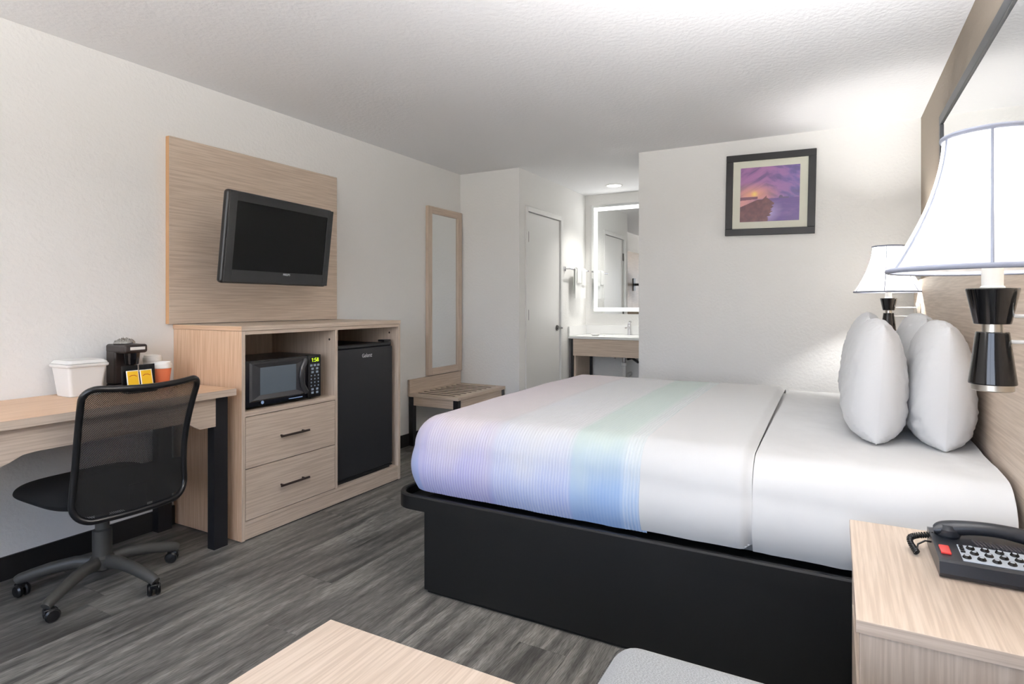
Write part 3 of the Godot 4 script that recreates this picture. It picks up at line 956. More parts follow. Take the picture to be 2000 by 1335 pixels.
# ------------------------------------------------------------------ swivel chair
func build_chair() -> void:
	var ch := thing("office_chair", "black mesh-back swivel chair pushed up to the desk", "chair", P(-2.74, 0, 1.385), PI / 2)
	# star base; local forward -z is the room's -x, local x is the room's depth
	var hub := Mb.new()
	hub.lathe([Vector2(0.03, 0.07), Vector2(0.045, 0.08), Vector2(0.045, 0.125), Vector2(0.036, 0.135), Vector2(0.036, 0.24), Vector2(0.026, 0.245), Vector2(0.026, 0.36)], Vector3.ZERO, 24)
	part(hub, "gas_column", M.chair_grey, ch, true)
	for k in 5:
		# angle in the room's (x, d) plane turned to the chair's own axes
		var an := deg_to_rad(9.8 + 72.0 * k)
		var dir := Vector3(sin(an), 0, cos(an))   # room x -> local z, room d -> local x
		var leg := Mb.new()
		leg.tube([dir * 0.03 + Vector3.UP * 0.108, dir * 0.1 + Vector3.UP * 0.112, dir * 0.18 + Vector3.UP * 0.1, dir * 0.25 + Vector3.UP * 0.082, dir * 0.29 + Vector3.UP * 0.07, dir * 0.302 + Vector3.UP * 0.062], func(t): return 0.028 - 0.008 * t, 12, true, false, Vector3.UP, 0.85)
		var lg := part(leg, "base_leg", M.chair_grey, ch, true)
		var cst := Mb.new()
		var wd := Vector3(cos(an + 0.9), 0, -sin(an + 0.9))
		var cc := dir * 0.292
		cst.tube([cc + Vector3.UP * 0.07, cc + Vector3.UP * 0.045], 0.008, 8)
		var side := wd.cross(Vector3.UP).normalized()
		var bas := Basis(wd, side, wd.cross(side)).orthonormalized()
		for sg in [-1.0, 1.0]:
			cst.lathe([Vector2(0.0, -0.009), Vector2(0.02, -0.009), Vector2(0.0255, -0.005), Vector2(0.0255, 0.004), Vector2(0.02, 0.01), Vector2(0.0, 0.0115)] if sg > 0 else [Vector2(0.0, -0.0115), Vector2(0.02, -0.01), Vector2(0.0255, -0.004), Vector2(0.0255, 0.005), Vector2(0.02, 0.009), Vector2(0.0, 0.009)], cc + Vector3.UP * 0.0262 + wd * 0.012 + side * sg * 0.014, 20, bas)
		cst.rbox(cc + Vector3.UP * 0.043 + wd * 0.004, Vector3(0.04, 0.02, 0.03), 0.006, Basis(wd, Vector3.UP, wd.cross(Vector3.UP)))
		part(cst, "caster", M.black_plastic, lg, true)
	# seat
	var mech := Mb.new()
	mech.rbox(Vector3(0, 0.372, 0.0), Vector3(0.16, 0.03, 0.24), 0.008)
	mech.rbox(Vector3(0, 0.376, 0.16), Vector3(0.07, 0.018, 0.2), 0.005)
	mech.rbox(Vector3(0, 0.42, 0.262), Vector3(0.07, 0.11, 0.012), 0.004)
	mech.tube([Vector3(0.05, 0.37, 0.02), Vector3(0.22, 0.365, 0.03)], 0.006, 8)
	part(mech, "tilt_mechanism", M.black_metal, ch, true)
	var seat := Mb.new()
	for sg in [1.0, -1.0]:
		seat.sheet(36, 36, func(u, v):
			var x: float = sin((u * 2 - 1) * PI / 2)
			var z: float = sin((v * 2 - 1) * PI / 2)
			var q := pow(pow(absf(x), 4.0) + pow(absf(z), 4.0), 0.25) / maxf(maxf(absf(x), absf(z)), 1e-4)
			q = maxf(q, 1.0)
			x /= q
			z /= q
			var rr := minf(1.0, pow(pow(absf(x), 4.0) + pow(absf(z), 4.0), 0.25))
			var t := pow(maxf(0.0, 1.0 - pow(rr, 6.0)), 0.5)
			var yy := 0.424 + (0.045 * t if sg > 0 else -0.038 * t)
			yy -= 0.03 * pow(maxf(0.0, -z), 4.0)
			return Vector3(x * 0.245, yy, z * 0.255 - 0.04), -sg)
	part(seat, "seat", M.seat_fabric, ch, true)
	# back: curved in profile, in an upright frame
	var zat := func(y: float, x: float) -> float:
		var t := (y - 0.36) / 0.53
		return 0.275 + 0.095 * pow(maxf(t, 0.0), 1.3) - 0.03 * sin(t * PI) - 0.05 * (x * x / 0.0529)
	var out := []
	var wide := func(y: float) -> float:
		var t := (y - 0.36) / 0.53
		return 0.215 + 0.018 * cos((t - 0.5) * PI * 1.3) - 0.004 * t
	# outline of the frame
	var corners := [[-1, 0.36], [1, 0.36], [1, 0.895], [-1, 0.895]]
	var ring := []
	var pts2 := rounded_outline(0.228, 0.366, 0.886, 0.075, 0.05, 10)
	for p in pts2:
		var dip: float = -0.014 * (1.0 - pow(p.x / 0.22, 2.0)) * smoothstep(0.8, 0.87, p.y)
		var xx: float = p.x * (0.93 + 0.07 * pow(absf(p.y - 0.6) / 0.28, 1.5))
		ring.append(Vector3(xx, p.y + dip, zat.call(p.y, xx)))
	var fr := Mb.new()
	fr.tube(ring, 0.0125, 10, false, true, Vector3.BACK)
	part(fr, "back_frame", M.black_plastic, ch, true)
	# woven mesh: two families of slanted threads between the frame
	var poly := PackedVector2Array()
	for p in ring:
		poly.append(Vector2(p.x, p.y))
	var th := Mb.new()
	for fam in [1.0, -1.0]:
		var c := -0.9
		while c < 1.6:
			var hits := []
			for k in poly.size():
				var r = Geometry2D.segment_intersects_segment(Vector2(-0.5, (c + 0.5 * fam)), Vector2(0.5, (c - 0.5 * fam)), poly[k], poly[(k + 1) % poly.size()])
				if r != null:
					hits.append(r)
			if hits.size() >= 2:
				hits.sort_custom(func(a, b): return a.x < b.x)
				var a: Vector2 = hits[0]
				var b: Vector2 = hits[-1]
				var m := maxi(2, int((b - a).length() / 0.03))
				var base := th.v.size()
				var wv := (b - a).orthogonal().normalized() * 0.0012
				for k in m + 1:
					var q := a.lerp(b, float(k) / m)
					for sg in [-1.0, 1.0]:
						var e: Vector2 = q + wv * sg
						th.vert(Vector3(e.x, e.y, zat.call(e.y, e.x) + 0.0008 * fam), Vector3.BACK)
				for k in m:
					th.quad(base + k * 2, base + k * 2 + 1, base + k * 2 + 3, base + k * 2 + 2)
			c += 0.0062
	var ms := part(th, "back_mesh", M.thread, ch, true)
	ms.set_meta("kind", "stuff")
	# padded lower back behind the net
	var pad := Mb.new()
	pad.sheet(24, 10, func(u, v):
		var x: float = (u * 2 - 1) * 0.205
		var y: float = 0.385 + v * (0.145 + 0.02 * (1.0 - pow(u * 2 - 1, 2.0)))
		return Vector3(x, y, zat.call(y, x) - 0.008), 1.0)
	part(pad, "back_pad", M.black_matte, ch, true)

func rounded_outline(hw: float, y0: float, y1: float, rb: float, rt: float, n: int) -> Array:
	var out := []
	for q in [[hw - rb, y0 + rb, rb, -PI / 2], [hw - rt, y1 - rt, rt, 0.0], [-hw + rt, y1 - rt, rt, PI / 2], [-hw + rb, y0 + rb, rb, PI]]:
		for k in n + 1:
			var an: float = q[3] + PI / 2 * k / n
			out.append(Vector2(q[0] + cos(an) * q[2], q[1] + sin(an) * q[2]))
	# long sides need inner points to follow the curve
	var full := []
	for k in out.size():
		var a: Vector2 = out[k]
		var b: Vector2 = out[(k + 1) % out.size()]
		full.append(a)
		var m := int((b - a).length() / 0.04)
		for j in range(1, m + 1):
			full.append(a.lerp(b, float(j) / (m + 1)))
	return full

# ------------------------------------------------------------------ nightstand, coffee table, sofa
func build_near() -> void:
	var ns := thing("nightstand", "light wood nightstand carrying the black telephone beside the bed", "nightstand", P(0.24, 0, 1.6))
	var x0 := 0.034
	var x1 := 0.443
	var d0 := 1.305
	var d1 := 1.9
	part(span(Vector3(x0, 0.575, d0), Vector3(x1, 0.6, d1), 0.0015), "top_panel", M.woodz, ns)
	part(span(Vector3(x0, 0.5755, d0 - 0.0012), Vector3(x1, 0.5995, d0), 0.0003), "edge_band", M.woodx, ns)
	part(span(Vector3(x0 + 0.006, 0.006, d0 + 0.004), Vector3(x1, 0.574, d0 + 0.024), 0.0015), "side_panel", M.woody, ns)
	part(span(Vector3(x0 + 0.006, 0.006, d1 - 0.024), Vector3(x1, 0.574, d1 - 0.004), 0.0015), "side_panel", M.woody, ns)
	part(span(Vector3(x1 - 0.02, 0.006, d0 + 0.024), Vector3(x1 - 0.004, 0.574, d1 - 0.024), 0.0015), "back_panel", M.woody, ns)
	part(span(Vector3(x0 + 0.02, 0.38, d0 + 0.024), Vector3(x1 - 0.02, 0.4, d1 - 0.024), 0.0015), "shelf", M.woodz, ns)
	part(span(Vector3(x0 + 0.02, 0.04, d0 + 0.024), Vector3(x1 - 0.02, 0.06, d1 - 0.024), 0.0015), "bottom_panel", M.woodz, ns)
	var dr := part(span(Vector3(x0 + 0.006, 0.062, d0 + 0.027), Vector3(x0 + 0.024, 0.377, d1 - 0.027), 0.0015), "drawer", M.woodz, ns)
	var hd := Mb.new()
	hd.tube([P(x0 - 0.02, 0.22, 1.52), P(x0 - 0.02, 0.22, 1.69)], 0.006, 10)
	for dd in [1.54, 1.67]:
		hd.tube([P(x0 + 0.008, 0.22, dd), P(x0 - 0.02, 0.22, dd)], 0.0045, 8)
	part(hd, "handle", M.bronze, dr)

	var ct := thing("coffee_table", "low table with a pale wood top in front of the grey armchair", "table", P(-0.76, 0, 0.5))
	part(span(Vector3(-1.096, 0.396, -0.1), Vector3(-0.44, 0.42, 1.075), 0.002), "table_top", M.woodz, ct)
	for x in [-1.07, -0.51]:
		for d in [-0.07, 1.0]:
			part(span(Vector3(x, 0, d), Vector3(x + 0.045, 0.395, d + 0.045), 0.002), "leg", M.black_metal, ct)
	part(span(Vector3(-1.06, 0.35, -0.03), Vector3(-1.04, 0.394, 1.0), 0.002), "apron", M.woodz, ct)
	part(span(Vector3(-0.5, 0.35, -0.03), Vector3(-0.48, 0.394, 1.0), 0.002), "apron", M.woodz, ct)

	var sf := thing("armchair", "grey woven fabric armchair with a rounded arm beside the nightstand", "armchair", P(0.05, 0, 0.5))
	part(box(P(0.05, 0.33, 0.925), Vector3(0.8, 0.54, 0.25), 0.05, 4), "arm", M.sofa, sf)
	part(box(P(0.05, 0.33, 0.075), Vector3(0.8, 0.54, 0.25), 0.05, 4), "arm", M.sofa, sf)
	part(box(P(0.335, 0.42, 0.5), Vector3(0.22, 0.72, 0.59), 0.06, 4), "backrest", M.sofa, sf)
	part(box(P(-0.055, 0.36, 0.5), Vector3(0.55, 0.16, 0.595), 0.04, 3), "seat_cushion", M.sofa, sf)
	part(box(P(0.05, 0.17, 0.5), Vector3(0.76, 0.2, 0.6), 0.02, 2), "base", M.sofa, sf)
	for x in [-0.3, 0.4]:
		for d in [0.01, 0.99]:
			part(box(P(x, 0.032, d), Vector3(0.05, 0.064, 0.05), 0.004), "foot", M.black_trim, sf)
	# stitched seam along the front edge of the arm
	var seam := Mb.new()
	for k in 34:
		var d := 0.835 + k * 0.0056
		seam.rbox(P(-0.332, 0.5985 - 0.02 * smoothstep(0.98, 1.05, d), d), Vector3(0.0016, 0.0016, 0.0036), 0.0006)
	var sm := part(seam, "stitching", M.charcoal, sf)
	sm.set_meta("kind", "stuff")

# ------------------------------------------------------------------ wall lamps
func build_lamps() -> void:
	wall_lamp(P(0.286, 0, 1.56), "white bell-shaded wall lamp with a black body, nearest above the nightstand", 0.16)
	wall_lamp(P(0.286, 0, 4.31), "white bell-shaded wall lamp in the far corner behind the pillows", 0.54)

func wall_lamp(at: Vector3, label: String, energy: float) -> void:
	var base := at + Vector3(0, 1.02, 0)
	var t := thing("wall_lamp", label, "lamp", base, 0.0, "bedside wall lamps")
	var yo := -base.y
	var bd := Mb.new()
	bd.lathe([Vector2(0.0, 1.231 + yo), Vector2(0.0445, 1.231 + yo), Vector2(0.0455, 1.229 + yo), Vector2(0.0315, 1.158 + yo), Vector2(0.03, 1.157 + yo), Vector2(0.0, 1.157 + yo)], Vector3.ZERO, 40)
	part(bd, "upper_body", M.black_gloss, t, true)
	var lb := Mb.new()
	lb.lathe([Vector2(0.0, 1.141 + yo), Vector2(0.027, 1.141 + yo), Vector2(0.0285, 1.139 + yo), Vector2(0.041, 1.035 + yo), Vector2(0.0405, 1.033 + yo), Vector2(0.0, 1.033 + yo)], Vector3.ZERO, 40)
	part(lb, "lower_body", M.black_gloss, t, true)
	var nk := Mb.new()
	nk.lathe([Vector2(0.018, 1.158 + yo), Vector2(0.018, 1.14 + yo)], Vector3.ZERO, 24)
	part(nk, "metal_collar", M.nickel, t, true)
	nk = Mb.new()
	nk.lathe([Vector2(0.036, 1.034 + yo), Vector2(0.036, 1.021 + yo), Vector2(0.033, 1.019 + yo), Vector2(0.0, 1.019 + yo)], Vector3.ZERO, 32)
	part(nk, "metal_cap", M.nickel, t, true)
	var sk := Mb.new()
	sk.lathe([Vector2(0.0, 1.3 + yo), Vector2(0.016, 1.3 + yo), Vector2(0.017, 1.275 + yo), Vector2(0.0185, 1.272 + yo), Vector2(0.0185, 1.236 + yo), Vector2(0.021, 1.234 + yo), Vector2(0.021, 1.231 + yo)], Vector3.ZERO, 24)
	part(sk, "socket", M.white_plastic, t, true)
	# arms to the round wall plate
	var ar := Mb.new()
	for y in [1.174, 1.121]:
		ar.tube([Vector3(0.03, y + yo, 0), Vector3(0.145, y + yo, 0)], 0.0042, 10)
	part(ar, "arm", M.white_metal, t, true)
	var pl := Mb.new()
	pl.lathe([Vector2(0.0, 0.0), Vector2(0.055, 0.0), Vector2(0.058, -0.004), Vector2(0.058, -0.018), Vector2(0.056, -0.02)], Vector3(0.137, 1.148 + yo, 0), 40, Basis(Vector3(0, 0, 1), PI / 2))
	part(pl, "wall_plate", M.nickel, t, true)
	# bell shade
	var prof := []
	for k in 15:
		var s := k / 14.0
		prof.append(Vector2(0.085 + 0.1 * pow(s, 1.75), 1.548 - 0.278 * s + yo))
	var sh := Mb.new()
	sh.lathe(prof, Vector3.ZERO, 56, Basis(), true)
	part(sh, "shade", M.shade, t, true)
	for e in [prof[0], prof[14]]:
		var pts := []
		for q in 56:
			pts.append(Vector3(cos(TAU * q / 56) * e.x, e.y, sin(TAU * q / 56) * e.x))
		var tr := Mb.new()
		tr.tube(pts, 0.0055, 8, false, true)
		part(tr, "shade_trim", M.shade_trim, t, true)
	for k in 6:
		var an := TAU * k / 6.0 + 1.752
		var rib := Mb.new()
		var pts := []
		for p in prof:
			pts.append(Vector3(cos(an) * (p.x + 0.0005), p.y, sin(an) * (p.x + 0.0005)))
		rib.tube(pts, 0.0032, 6, false, false, Vector3(-sin(an), 0, cos(an)))
		part(rib, "shade_rib", M.shade_trim, t, true)
	var blb := Mb.new()
	var bp := []
	for k in 13:
		var an := PI * k / 12.0
		bp.append(Vector2(sin(an) * 0.032, 1.44 + yo + cos(an) * 0.045))
	blb.lathe(bp, Vector3.ZERO, 20, Basis(), true)
	part(blb, "bulb", glow(Color(1.0, 0.995, 0.985), 12.0), t, true)
	var l := OmniLight3D.new()
	l.name = "bulb_light"
	t.add_child(l)
	l.position = Vector3(0, 1.44 + yo, 0)
	l.light_color = Color(1.0, 0.995, 0.985)
	l.light_energy = energy
	l.light_size = 0.03
	l.omni_range = 12.0
	l.omni_attenuation = 2.0
	l.shadow_enabled = true

# ------------------------------------------------------------------ picture, big mirror
func build_walls_things() -> void:
	# framed sunset print on the far wall, hanging a little crooked
	var pc := thing("framed_picture", "black framed purple sunset seascape print on the far wall", "picture", P(-0.43, 2.01, DF - 0.012))
	pc.rotation.z = -0.021
	var w := 0.612
	var h := 0.607
	var f := 0.05
	var fr := Mb.new()
	for q in [[Vector3(0, h / 2 - f / 2, 0), Vector3(w, f, 0.024)], [Vector3(0, -h / 2 + f / 2, 0), Vector3(w, f, 0.024)], [Vector3(-w / 2 + f / 2, 0, 0), Vector3(f, h - 2 * f, 0.024)], [Vector3(w / 2 - f / 2, 0, 0), Vector3(f, h - 2 * f, 0.024)]]:
		fr.rbox(q[0], q[1], 0.003)
	part(fr, "frame", M.frame_black, pc, true)
	part(box(Vector3(0, 0, -0.003), Vector3(w - 2 * f + 0.01, h - 2 * f + 0.01, 0.008), 0.001), "mat_board", M.mat_board, pc, true)
	var pm := mat(Color.WHITE, 0.35)
	pm.albedo_texture = sunset()
	var pr := Mb.new()
	var pw := 0.405
	var ph := 0.405
	pr.face([Vector3(-pw / 2, -ph / 2, 0.0016), Vector3(pw / 2, -ph / 2, 0.0016), Vector3(pw / 2, ph / 2, 0.0016), Vector3(-pw / 2, ph / 2, 0.0016)], Vector3(0, 0, 1))
	part(pr, "print", pm, pc, true)
	# wide mirror over the headboard
	var mr := thing("wide_mirror", "wide mirror in a dark grey frame above the headboard", "mirror", P(XR - 0.012, 1.43, 2.97))
	var d0 := 2.13
	var d1 := 3.81
	var y0 := 1.43
	var y1 := 2.178
	var t := 0.05
	var mf := span(Vector3(XR - 0.024, y1 - t, d0), Vector3(XR - 0.001, y1, d1), 0.004)
	grow(mf, Vector3(XR - 0.024, y0, d0), Vector3(XR - 0.001, y0 + t, d1), 0.004)
	grow(mf, Vector3(XR - 0.024, y0 + t, d0), Vector3(XR - 0.001, y1 - t, d0 + t), 0.004)
	grow(mf, Vector3(XR - 0.024, y0 + t, d1 - t), Vector3(XR - 0.001, y1 - t, d1), 0.004)
	part(mf, "frame", M.frame_grey, mr)
	part(span(Vector3(XR - 0.016, y0 + t - 0.004, d0 + t - 0.004), Vector3(XR - 0.004, y1 - t + 0.004, d1 - t + 0.004), 0.0005), "glass", M.mirror, mr)

func sunset() -> ImageTexture:
	var n := 192
	var im := Image.create(n, n, false, Image.FORMAT_RGB8)
	var nz := FastNoiseLite.new()
	nz.seed = 4
	nz.frequency = 1.0
	nz.fractal_octaves = 4
	for py in n:
		for px in n:
			var x := float(px) / n
			var y := float(py) / n
			var c: Color
			var left := 1.0 - x
			if y < 0.58:
				c = rgb(150, 104, 156).lerp(rgb(108, 96, 164), smoothstep(0.3, 1.0, x))
				var streak := nz.get_noise_2d(x * 2.2 + y * 1.5, y * 6.0 - absf(x - 0.45) * 3.0)
				c = c.lerp(rgb(186, 130, 178), clampf(0.5 + streak * 1.6, 0, 1) * 0.6)
				c = c.lerp(rgb(104, 88, 128), clampf(-0.1 - streak * 1.8, 0, 1) * 0.8)
				var warm := clampf(1.0 - Vector2((x - 0.22) * 1.2, (y - 0.5) * 2.4).length() * 1.7, 0, 1)
				c = c.lerp(rgb(246, 176, 140), warm)
				var sun := clampf(1.0 - Vector2(x - 0.245, y - 0.49).length() * 14.0, 0, 1)
				c = c.lerp(rgb(255, 226, 130), sun)
			else:
				c = rgb(222, 160, 158).lerp(rgb(104, 80, 140), smoothstep(0.05, 0.7, x + (y - 0.58) * 0.6))
				c = c.lerp(rgb(140, 108, 170), clampf(nz.get_noise_2d(x * 2.5, y * 9.0) * 1.5, 0, 1) * 0.6)
				var foam := clampf(1.0 - Vector2((x - 0.53) * 2.4 - (y - 0.8) * -0.8, (y - 0.86) * 2.0).length() * 2.0, 0, 1)
				c = c.lerp(rgb(186, 168, 214), foam)
			# distant shore
			if y > 0.54 and y < 0.6 - x * 0.06 and x < 0.3:
				c = rgb(118, 76, 92)
			# islets
			if (Vector2((x - 0.69) * 1.0, maxf(0.0, 0.575 - y) * 0.8).length() < 0.035 and y < 0.585 and y > 0.53) or (absf(x - 0.77) < 0.05 and y > 0.565 and y < 0.592):
				c = rgb(98, 82, 116)
			# headland rising to a point
			var edge := 0.72 - 0.42 * x if x < 0.3 else 0.594
			if x > 0.3 and x < 0.36:
				edge = 0.594
			elif x >= 0.36 and x < 0.45:
				edge = 0.594 - 0.07 * clampf((x - 0.38) / 0.07, 0, 1)
			elif x >= 0.45:
				edge = 0.56 + (x - 0.45) * 0.85
			var shore := 0.585 - clampf((y - 0.7), 0, 1) * 0.45 + nz.get_noise_2d(y * 16.0, 3.0) * 0.07
			if y > edge and x < shore:
				c = rgb(96, 58, 66).lerp(rgb(138, 92, 86), clampf(0.4 + nz.get_noise_2d(x * 8.0, y * 8.0), 0, 1) * 0.6)
			im.set_pixel(px, py, c)
	return ImageTexture.create_from_image(im)

# ------------------------------------------------------------------ alcove: door, vanity, towels, lit mirror
func build_alcove() -> void:
	var dr := Node3D.new()
	dr.name = "door_1"
	add_child(dr)
	dr.position = P(XA, 0, 5.32)
	dr.set_meta("kind", "structure")
	dr.set_meta("label", "plain white door with a lever handle in the alcove")
	dr.set_meta("category", "door")
	part(span(Vector3(XA - 0.045, 0.01, 4.952), Vector3(XA - 0.008, 2.058, 5.696), 0.002), "leaf", M.white_paint, dr)
	var fr := span(Vector3(XA - 0.06, 0, 4.9), Vector3(XA + 0.012, 2.11, 4.947), 0.003)
	grow(fr, Vector3(XA - 0.06, 0, 5.701), Vector3(XA + 0.012, 2.11, 5.75), 0.003)
	grow(fr, Vector3(XA - 0.06, 2.063, 4.947), Vector3(XA + 0.012, 2.11, 5.701), 0.003)
	part(fr, "frame", M.white_paint, dr)
	for y in [1.825, 1.09, 0.22]:
		part(span(Vector3(XA - 0.009, y - 0.05, 4.95), Vector3(XA + 0.004, y + 0.05, 4.972), 0.003), "hinge", M.dark_steel, dr)
	var lv := Mb.new()
	lv.lathe([Vector2(0.0, 0.01), Vector2(0.028, 0.01), Vector2(0.03, 0.0)], P(XA - 0.008, 0.946, 5.63), 24, Basis(Vector3(0, 0, 1), -PI / 2))
	lv.tube([P(XA, 0.946, 5.63), P(XA + 0.05, 0.946, 5.63)], 0.009, 10)
	lv.tube([P(XA + 0.05, 0.946, 5.635), P(XA + 0.052, 0.946, 5.58), P(XA + 0.05, 0.944, 5.52)], 0.008, 10)
	part(lv, "lever_handle", M.dark_steel, dr)

	# vanity
	var vn := thing("vanity", "white quartz vanity top on a wood front in the alcove", "vanity", P(-1.98, 0, 6.15))
	var f := 5.9
	part(span(Vector3(XA + 0.002, 0.822, f), Vector3(XC - 0.002, 0.85, DV - 0.002), 0.003), "counter", M.quartz, vn)
	part(span(Vector3(XA + 0.002, 0.851, DV - 0.022), Vector3(XC - 0.002, 0.95, DV - 0.002), 0.002), "backsplash", M.quartz, vn)
	part(span(Vector3(XA + 0.002, 0.851, f), Vector3(XA + 0.02, 0.95, DV - 0.023), 0.002), "side_splash", M.quartz, vn)
	part(span(Vector3(-2.475, 0.64, f + 0.012), Vector3(XC - 0.002, 0.821, f + 0.03), 0.002), "front_panel", M.woodx, vn)
	part(span(Vector3(-2.475, 0.0, f + 0.032), Vector3(-2.45, 0.82, DV - 0.05), 0.002), "side_panel", M.woody, vn)
	part(span(Vector3(-2.5, 0, f + 0.014), Vector3(-2.476, 0.82, f + 0.06), 0.002), "leg", M.black_metal, vn)
	part(span(Vector3(-2.475, 0, f + 0.44), Vector3(-2.43, 0.82, f + 0.48), 0.002), "leg", M.black_metal, vn)
	part(span(Vector3(XC - 0.06, 0, f + 0.032), Vector3(XC - 0.01, 0.82, f + 0.072), 0.002), "leg", M.black_metal, vn)
	var bowl := Mb.new()
	var pts := []
	for q in 32:
		pts.append(P(-1.98 + cos(TAU * q / 32) * 0.22, 0.8505, 6.14 + sin(TAU * q / 32) * 0.15))
	bowl.tube(pts, 0.004, 6, false, true)
	part(bowl, "basin_rim", M.quartz, vn)
	var fc := thing("faucet", "chrome single-lever faucet on the vanity counter", "faucet", P(-1.985, 0.85, 6.33))
	var fb := Mb.new()
	fb.lathe([Vector2(0.026, 0.0), Vector2(0.026, 0.006), Vector2(0.021, 0.008), Vector2(0.021, 0.12), Vector2(0.0, 0.121)], Vector3.ZERO, 24)
	part(fb, "body", M.chrome, fc, true)
	var sp := Mb.new()
	sp.rbox(Vector3(0, 0.085, 0.06), Vector3(0.03, 0.018, 0.12), 0.005)
	part(sp, "spout", M.chrome, fc, true)
	var lvr := Mb.new()
	lvr.rbox(Vector3(0, 0.135, -0.012), Vector3(0.026, 0.022, 0.06), 0.005, Basis(Vector3(1, 0, 0), 0.5))
	part(lvr, "lever", M.chrome, fc, true)
	var so := thing("soap_dish", "small white soap dish lying on the left of the vanity counter", "dish", P(-2.3, 0.85, 6.12))
	var sd := Mb.new()
	sd.lathe([Vector2(0.0, 0.006), Vector2(0.03, 0.006), Vector2(0.05, 0.014), Vector2(0.053, 0.013), Vector2(0.035, 0.0), Vector2(0.0, 0.0)], Vector3.ZERO, 28)
	part(sd, "dish", M.white_plastic, so, true)
	# pipes below the basin
	var pp := thing("sink_drain", "chrome and white drain pipe below the vanity basin", "pipe", P(-2.0, 0.0, 6.2))
	var tail := Mb.new()
	tail.tube([P(-2.0, 0.82, 6.2), P(-2.0, 0.56, 6.2)], 0.019, 14)
	part(tail, "tailpiece", M.chrome, pp)
	var trap := Mb.new()
	trap.lathe([Vector2(0.028, 0.56), Vector2(0.028, 0.53), Vector2(0.021, 0.525), Vector2(0.021, 0.36)], P(-2.0, 0, 6.2), 20)
	trap.tube([P(-2.0, 0.37, 6.2), P(-2.0, 0.33, 6.22), P(-2.0, 0.33, 6.27), P(-2.0, 0.38, 6.29), P(-2.0, 0.42, 6.33), P(-2.0, 0.42, 6.42)], 0.02, 12)
	part(trap, "trap", M.white_plastic, pp)
	var ec := Mb.new()
	ec.tube([P(-1.97, 0.6, 6.21), P(-1.93, 0.61, 6.25), P(-1.915, 0.58, 6.32), P(-1.915, 0.55, 6.42)], 0.014, 10)
	part(ec, "overflow_elbow", M.black_metal, pp)
	for q in [[-2.16, "chrome water valve on the wall left of the drain pipe"], [-1.83, "chrome water valve on the wall right of the drain pipe"]]:
		var vv := thing("water_valve", q[1], "valve", P(q[0], 0.6, 6.38), 0.0, "vanity water valves")
		var vb := Mb.new()
		vb.tube([Vector3(0, 0, -0.04), Vector3(0, 0, 0.03)], 0.009, 10)
		part(vb, "body", M.chrome, vv, true)
		var vk := Mb.new()
		vk.lathe([Vector2(0.0, 0.012), Vector2(0.018, 0.01), Vector2(0.018, 0.0), Vector2(0.0, 0.0)], Vector3(0, 0, 0.03), 16, Basis(Vector3(1, 0, 0), PI / 2))
		part(vk, "knob", M.chrome, vv, true)
		var vh := Mb.new()
		vh.tube([Vector3(0, 0.0, 0.0), Vector3(-0.02, 0.08, 0.02), Vector3(0.03, 0.16, 0.04), Vector3(0.06, 0.215, 0.03)], 0.006, 8)
		part(vh, "hose", M.black_metal, vv, true)

	# lit mirror
	var mx0 := -2.445
	var mx1 := -1.5
	var my0 := 1.08
	var my1 := 2.315
	var mm := thing("vanity_mirror", "frameless vanity mirror with a glowing white light border", "mirror", P((mx0 + mx1) / 2, my0, DV - 0.02))
	part(span(Vector3(mx0, my0, DV - 0.03), Vector3(mx1, my1, DV - 0.002), 0.001), "backing", M.white_metal, mm)
	part(span(Vector3(mx0 + 0.001, my0 + 0.001, DV - 0.036), Vector3(mx1 - 0.001, my1 - 0.001, DV - 0.0305), 0.0005), "glass", M.mirror, mm)
	var led := glow(Color(1.0, 1.0, 1.0), 1.6)
	var i := 0.03
	var b := 0.042
	var bars := [
		[mx0 + i, mx0 + i + b, my0 + i, my1 - i], [mx1 - i - b, mx1 - i, my0 + i, my1 - i],
		[mx0 + i + b, mx1 - i - b, my1 - i - b, my1 - i], [mx0 + i + b, mx1 - i - b, my0 + i, my0 + i + b]]
	for q in bars:
		part(span(Vector3(q[0], q[2], DV - 0.038), Vector3(q[1], q[3], DV - 0.0362), 0.0003), "light_strip", led, mm)
		var al := AreaLight3D.new()
		al.name = "strip_light"
		mm.add_child(al, true)
		al.position = P((q[0] + q[1]) / 2, (q[2] + q[3]) / 2, DV - 0.04) - mm.position
		al.area_size = Vector2(q[1] - q[0], q[3] - q[2])
		al.light_color = Color(1, 1, 1)
		al.light_energy = 0.045
		al.rotation.y = PI
		al.area_range = 12.0
		al.shadow_enabled = true
	# recessed ceiling light
	var dl := thing("recessed_light", "round recessed light in the alcove ceiling", "light", P(-2.04, H, 5.98))
	var rg := Mb.new()
	rg.lathe([Vector2(0.072, 0.0), Vector2(0.075, -0.006), Vector2(0.092, -0.004), Vector2(0.094, 0.0)], Vector3.ZERO, 36)
	part(rg, "trim_ring", M.white_paint, dl, true)
	var lens_m := Mb.new()
	lens_m.lathe([Vector2(0.072, -0.002), Vector2(0.0, -0.002)], Vector3.ZERO, 36)
	part(lens_m, "light_lens", glow(Color(1, 0.99, 0.97), 6.0), dl, true)
	var dal := SpotLight3D.new()
	dal.name = "down_light"
	dl.add_child(dal)
	dal.position = Vector3(0, -0.012, 0)
	dal.rotation.x = -PI / 2
	dal.spot_angle = 54.0
	dal.spot_angle_attenuation = 0.8
	dal.light_size = 0.065
	dal.light_energy = 1.3
	dal.light_color = Color(1, 0.99, 0.97)
	dal.spot_range = 12.0
	dal.spot_attenuation = 2.0
	dal.shadow_enabled = true

	# towel bar and two towels hung over it
	var tb := thing("towel_bar", "chrome towel bar on the alcove wall beyond the door", "towel bar", P(XA, 1.555, 6.0))
	var bar := Mb.new()
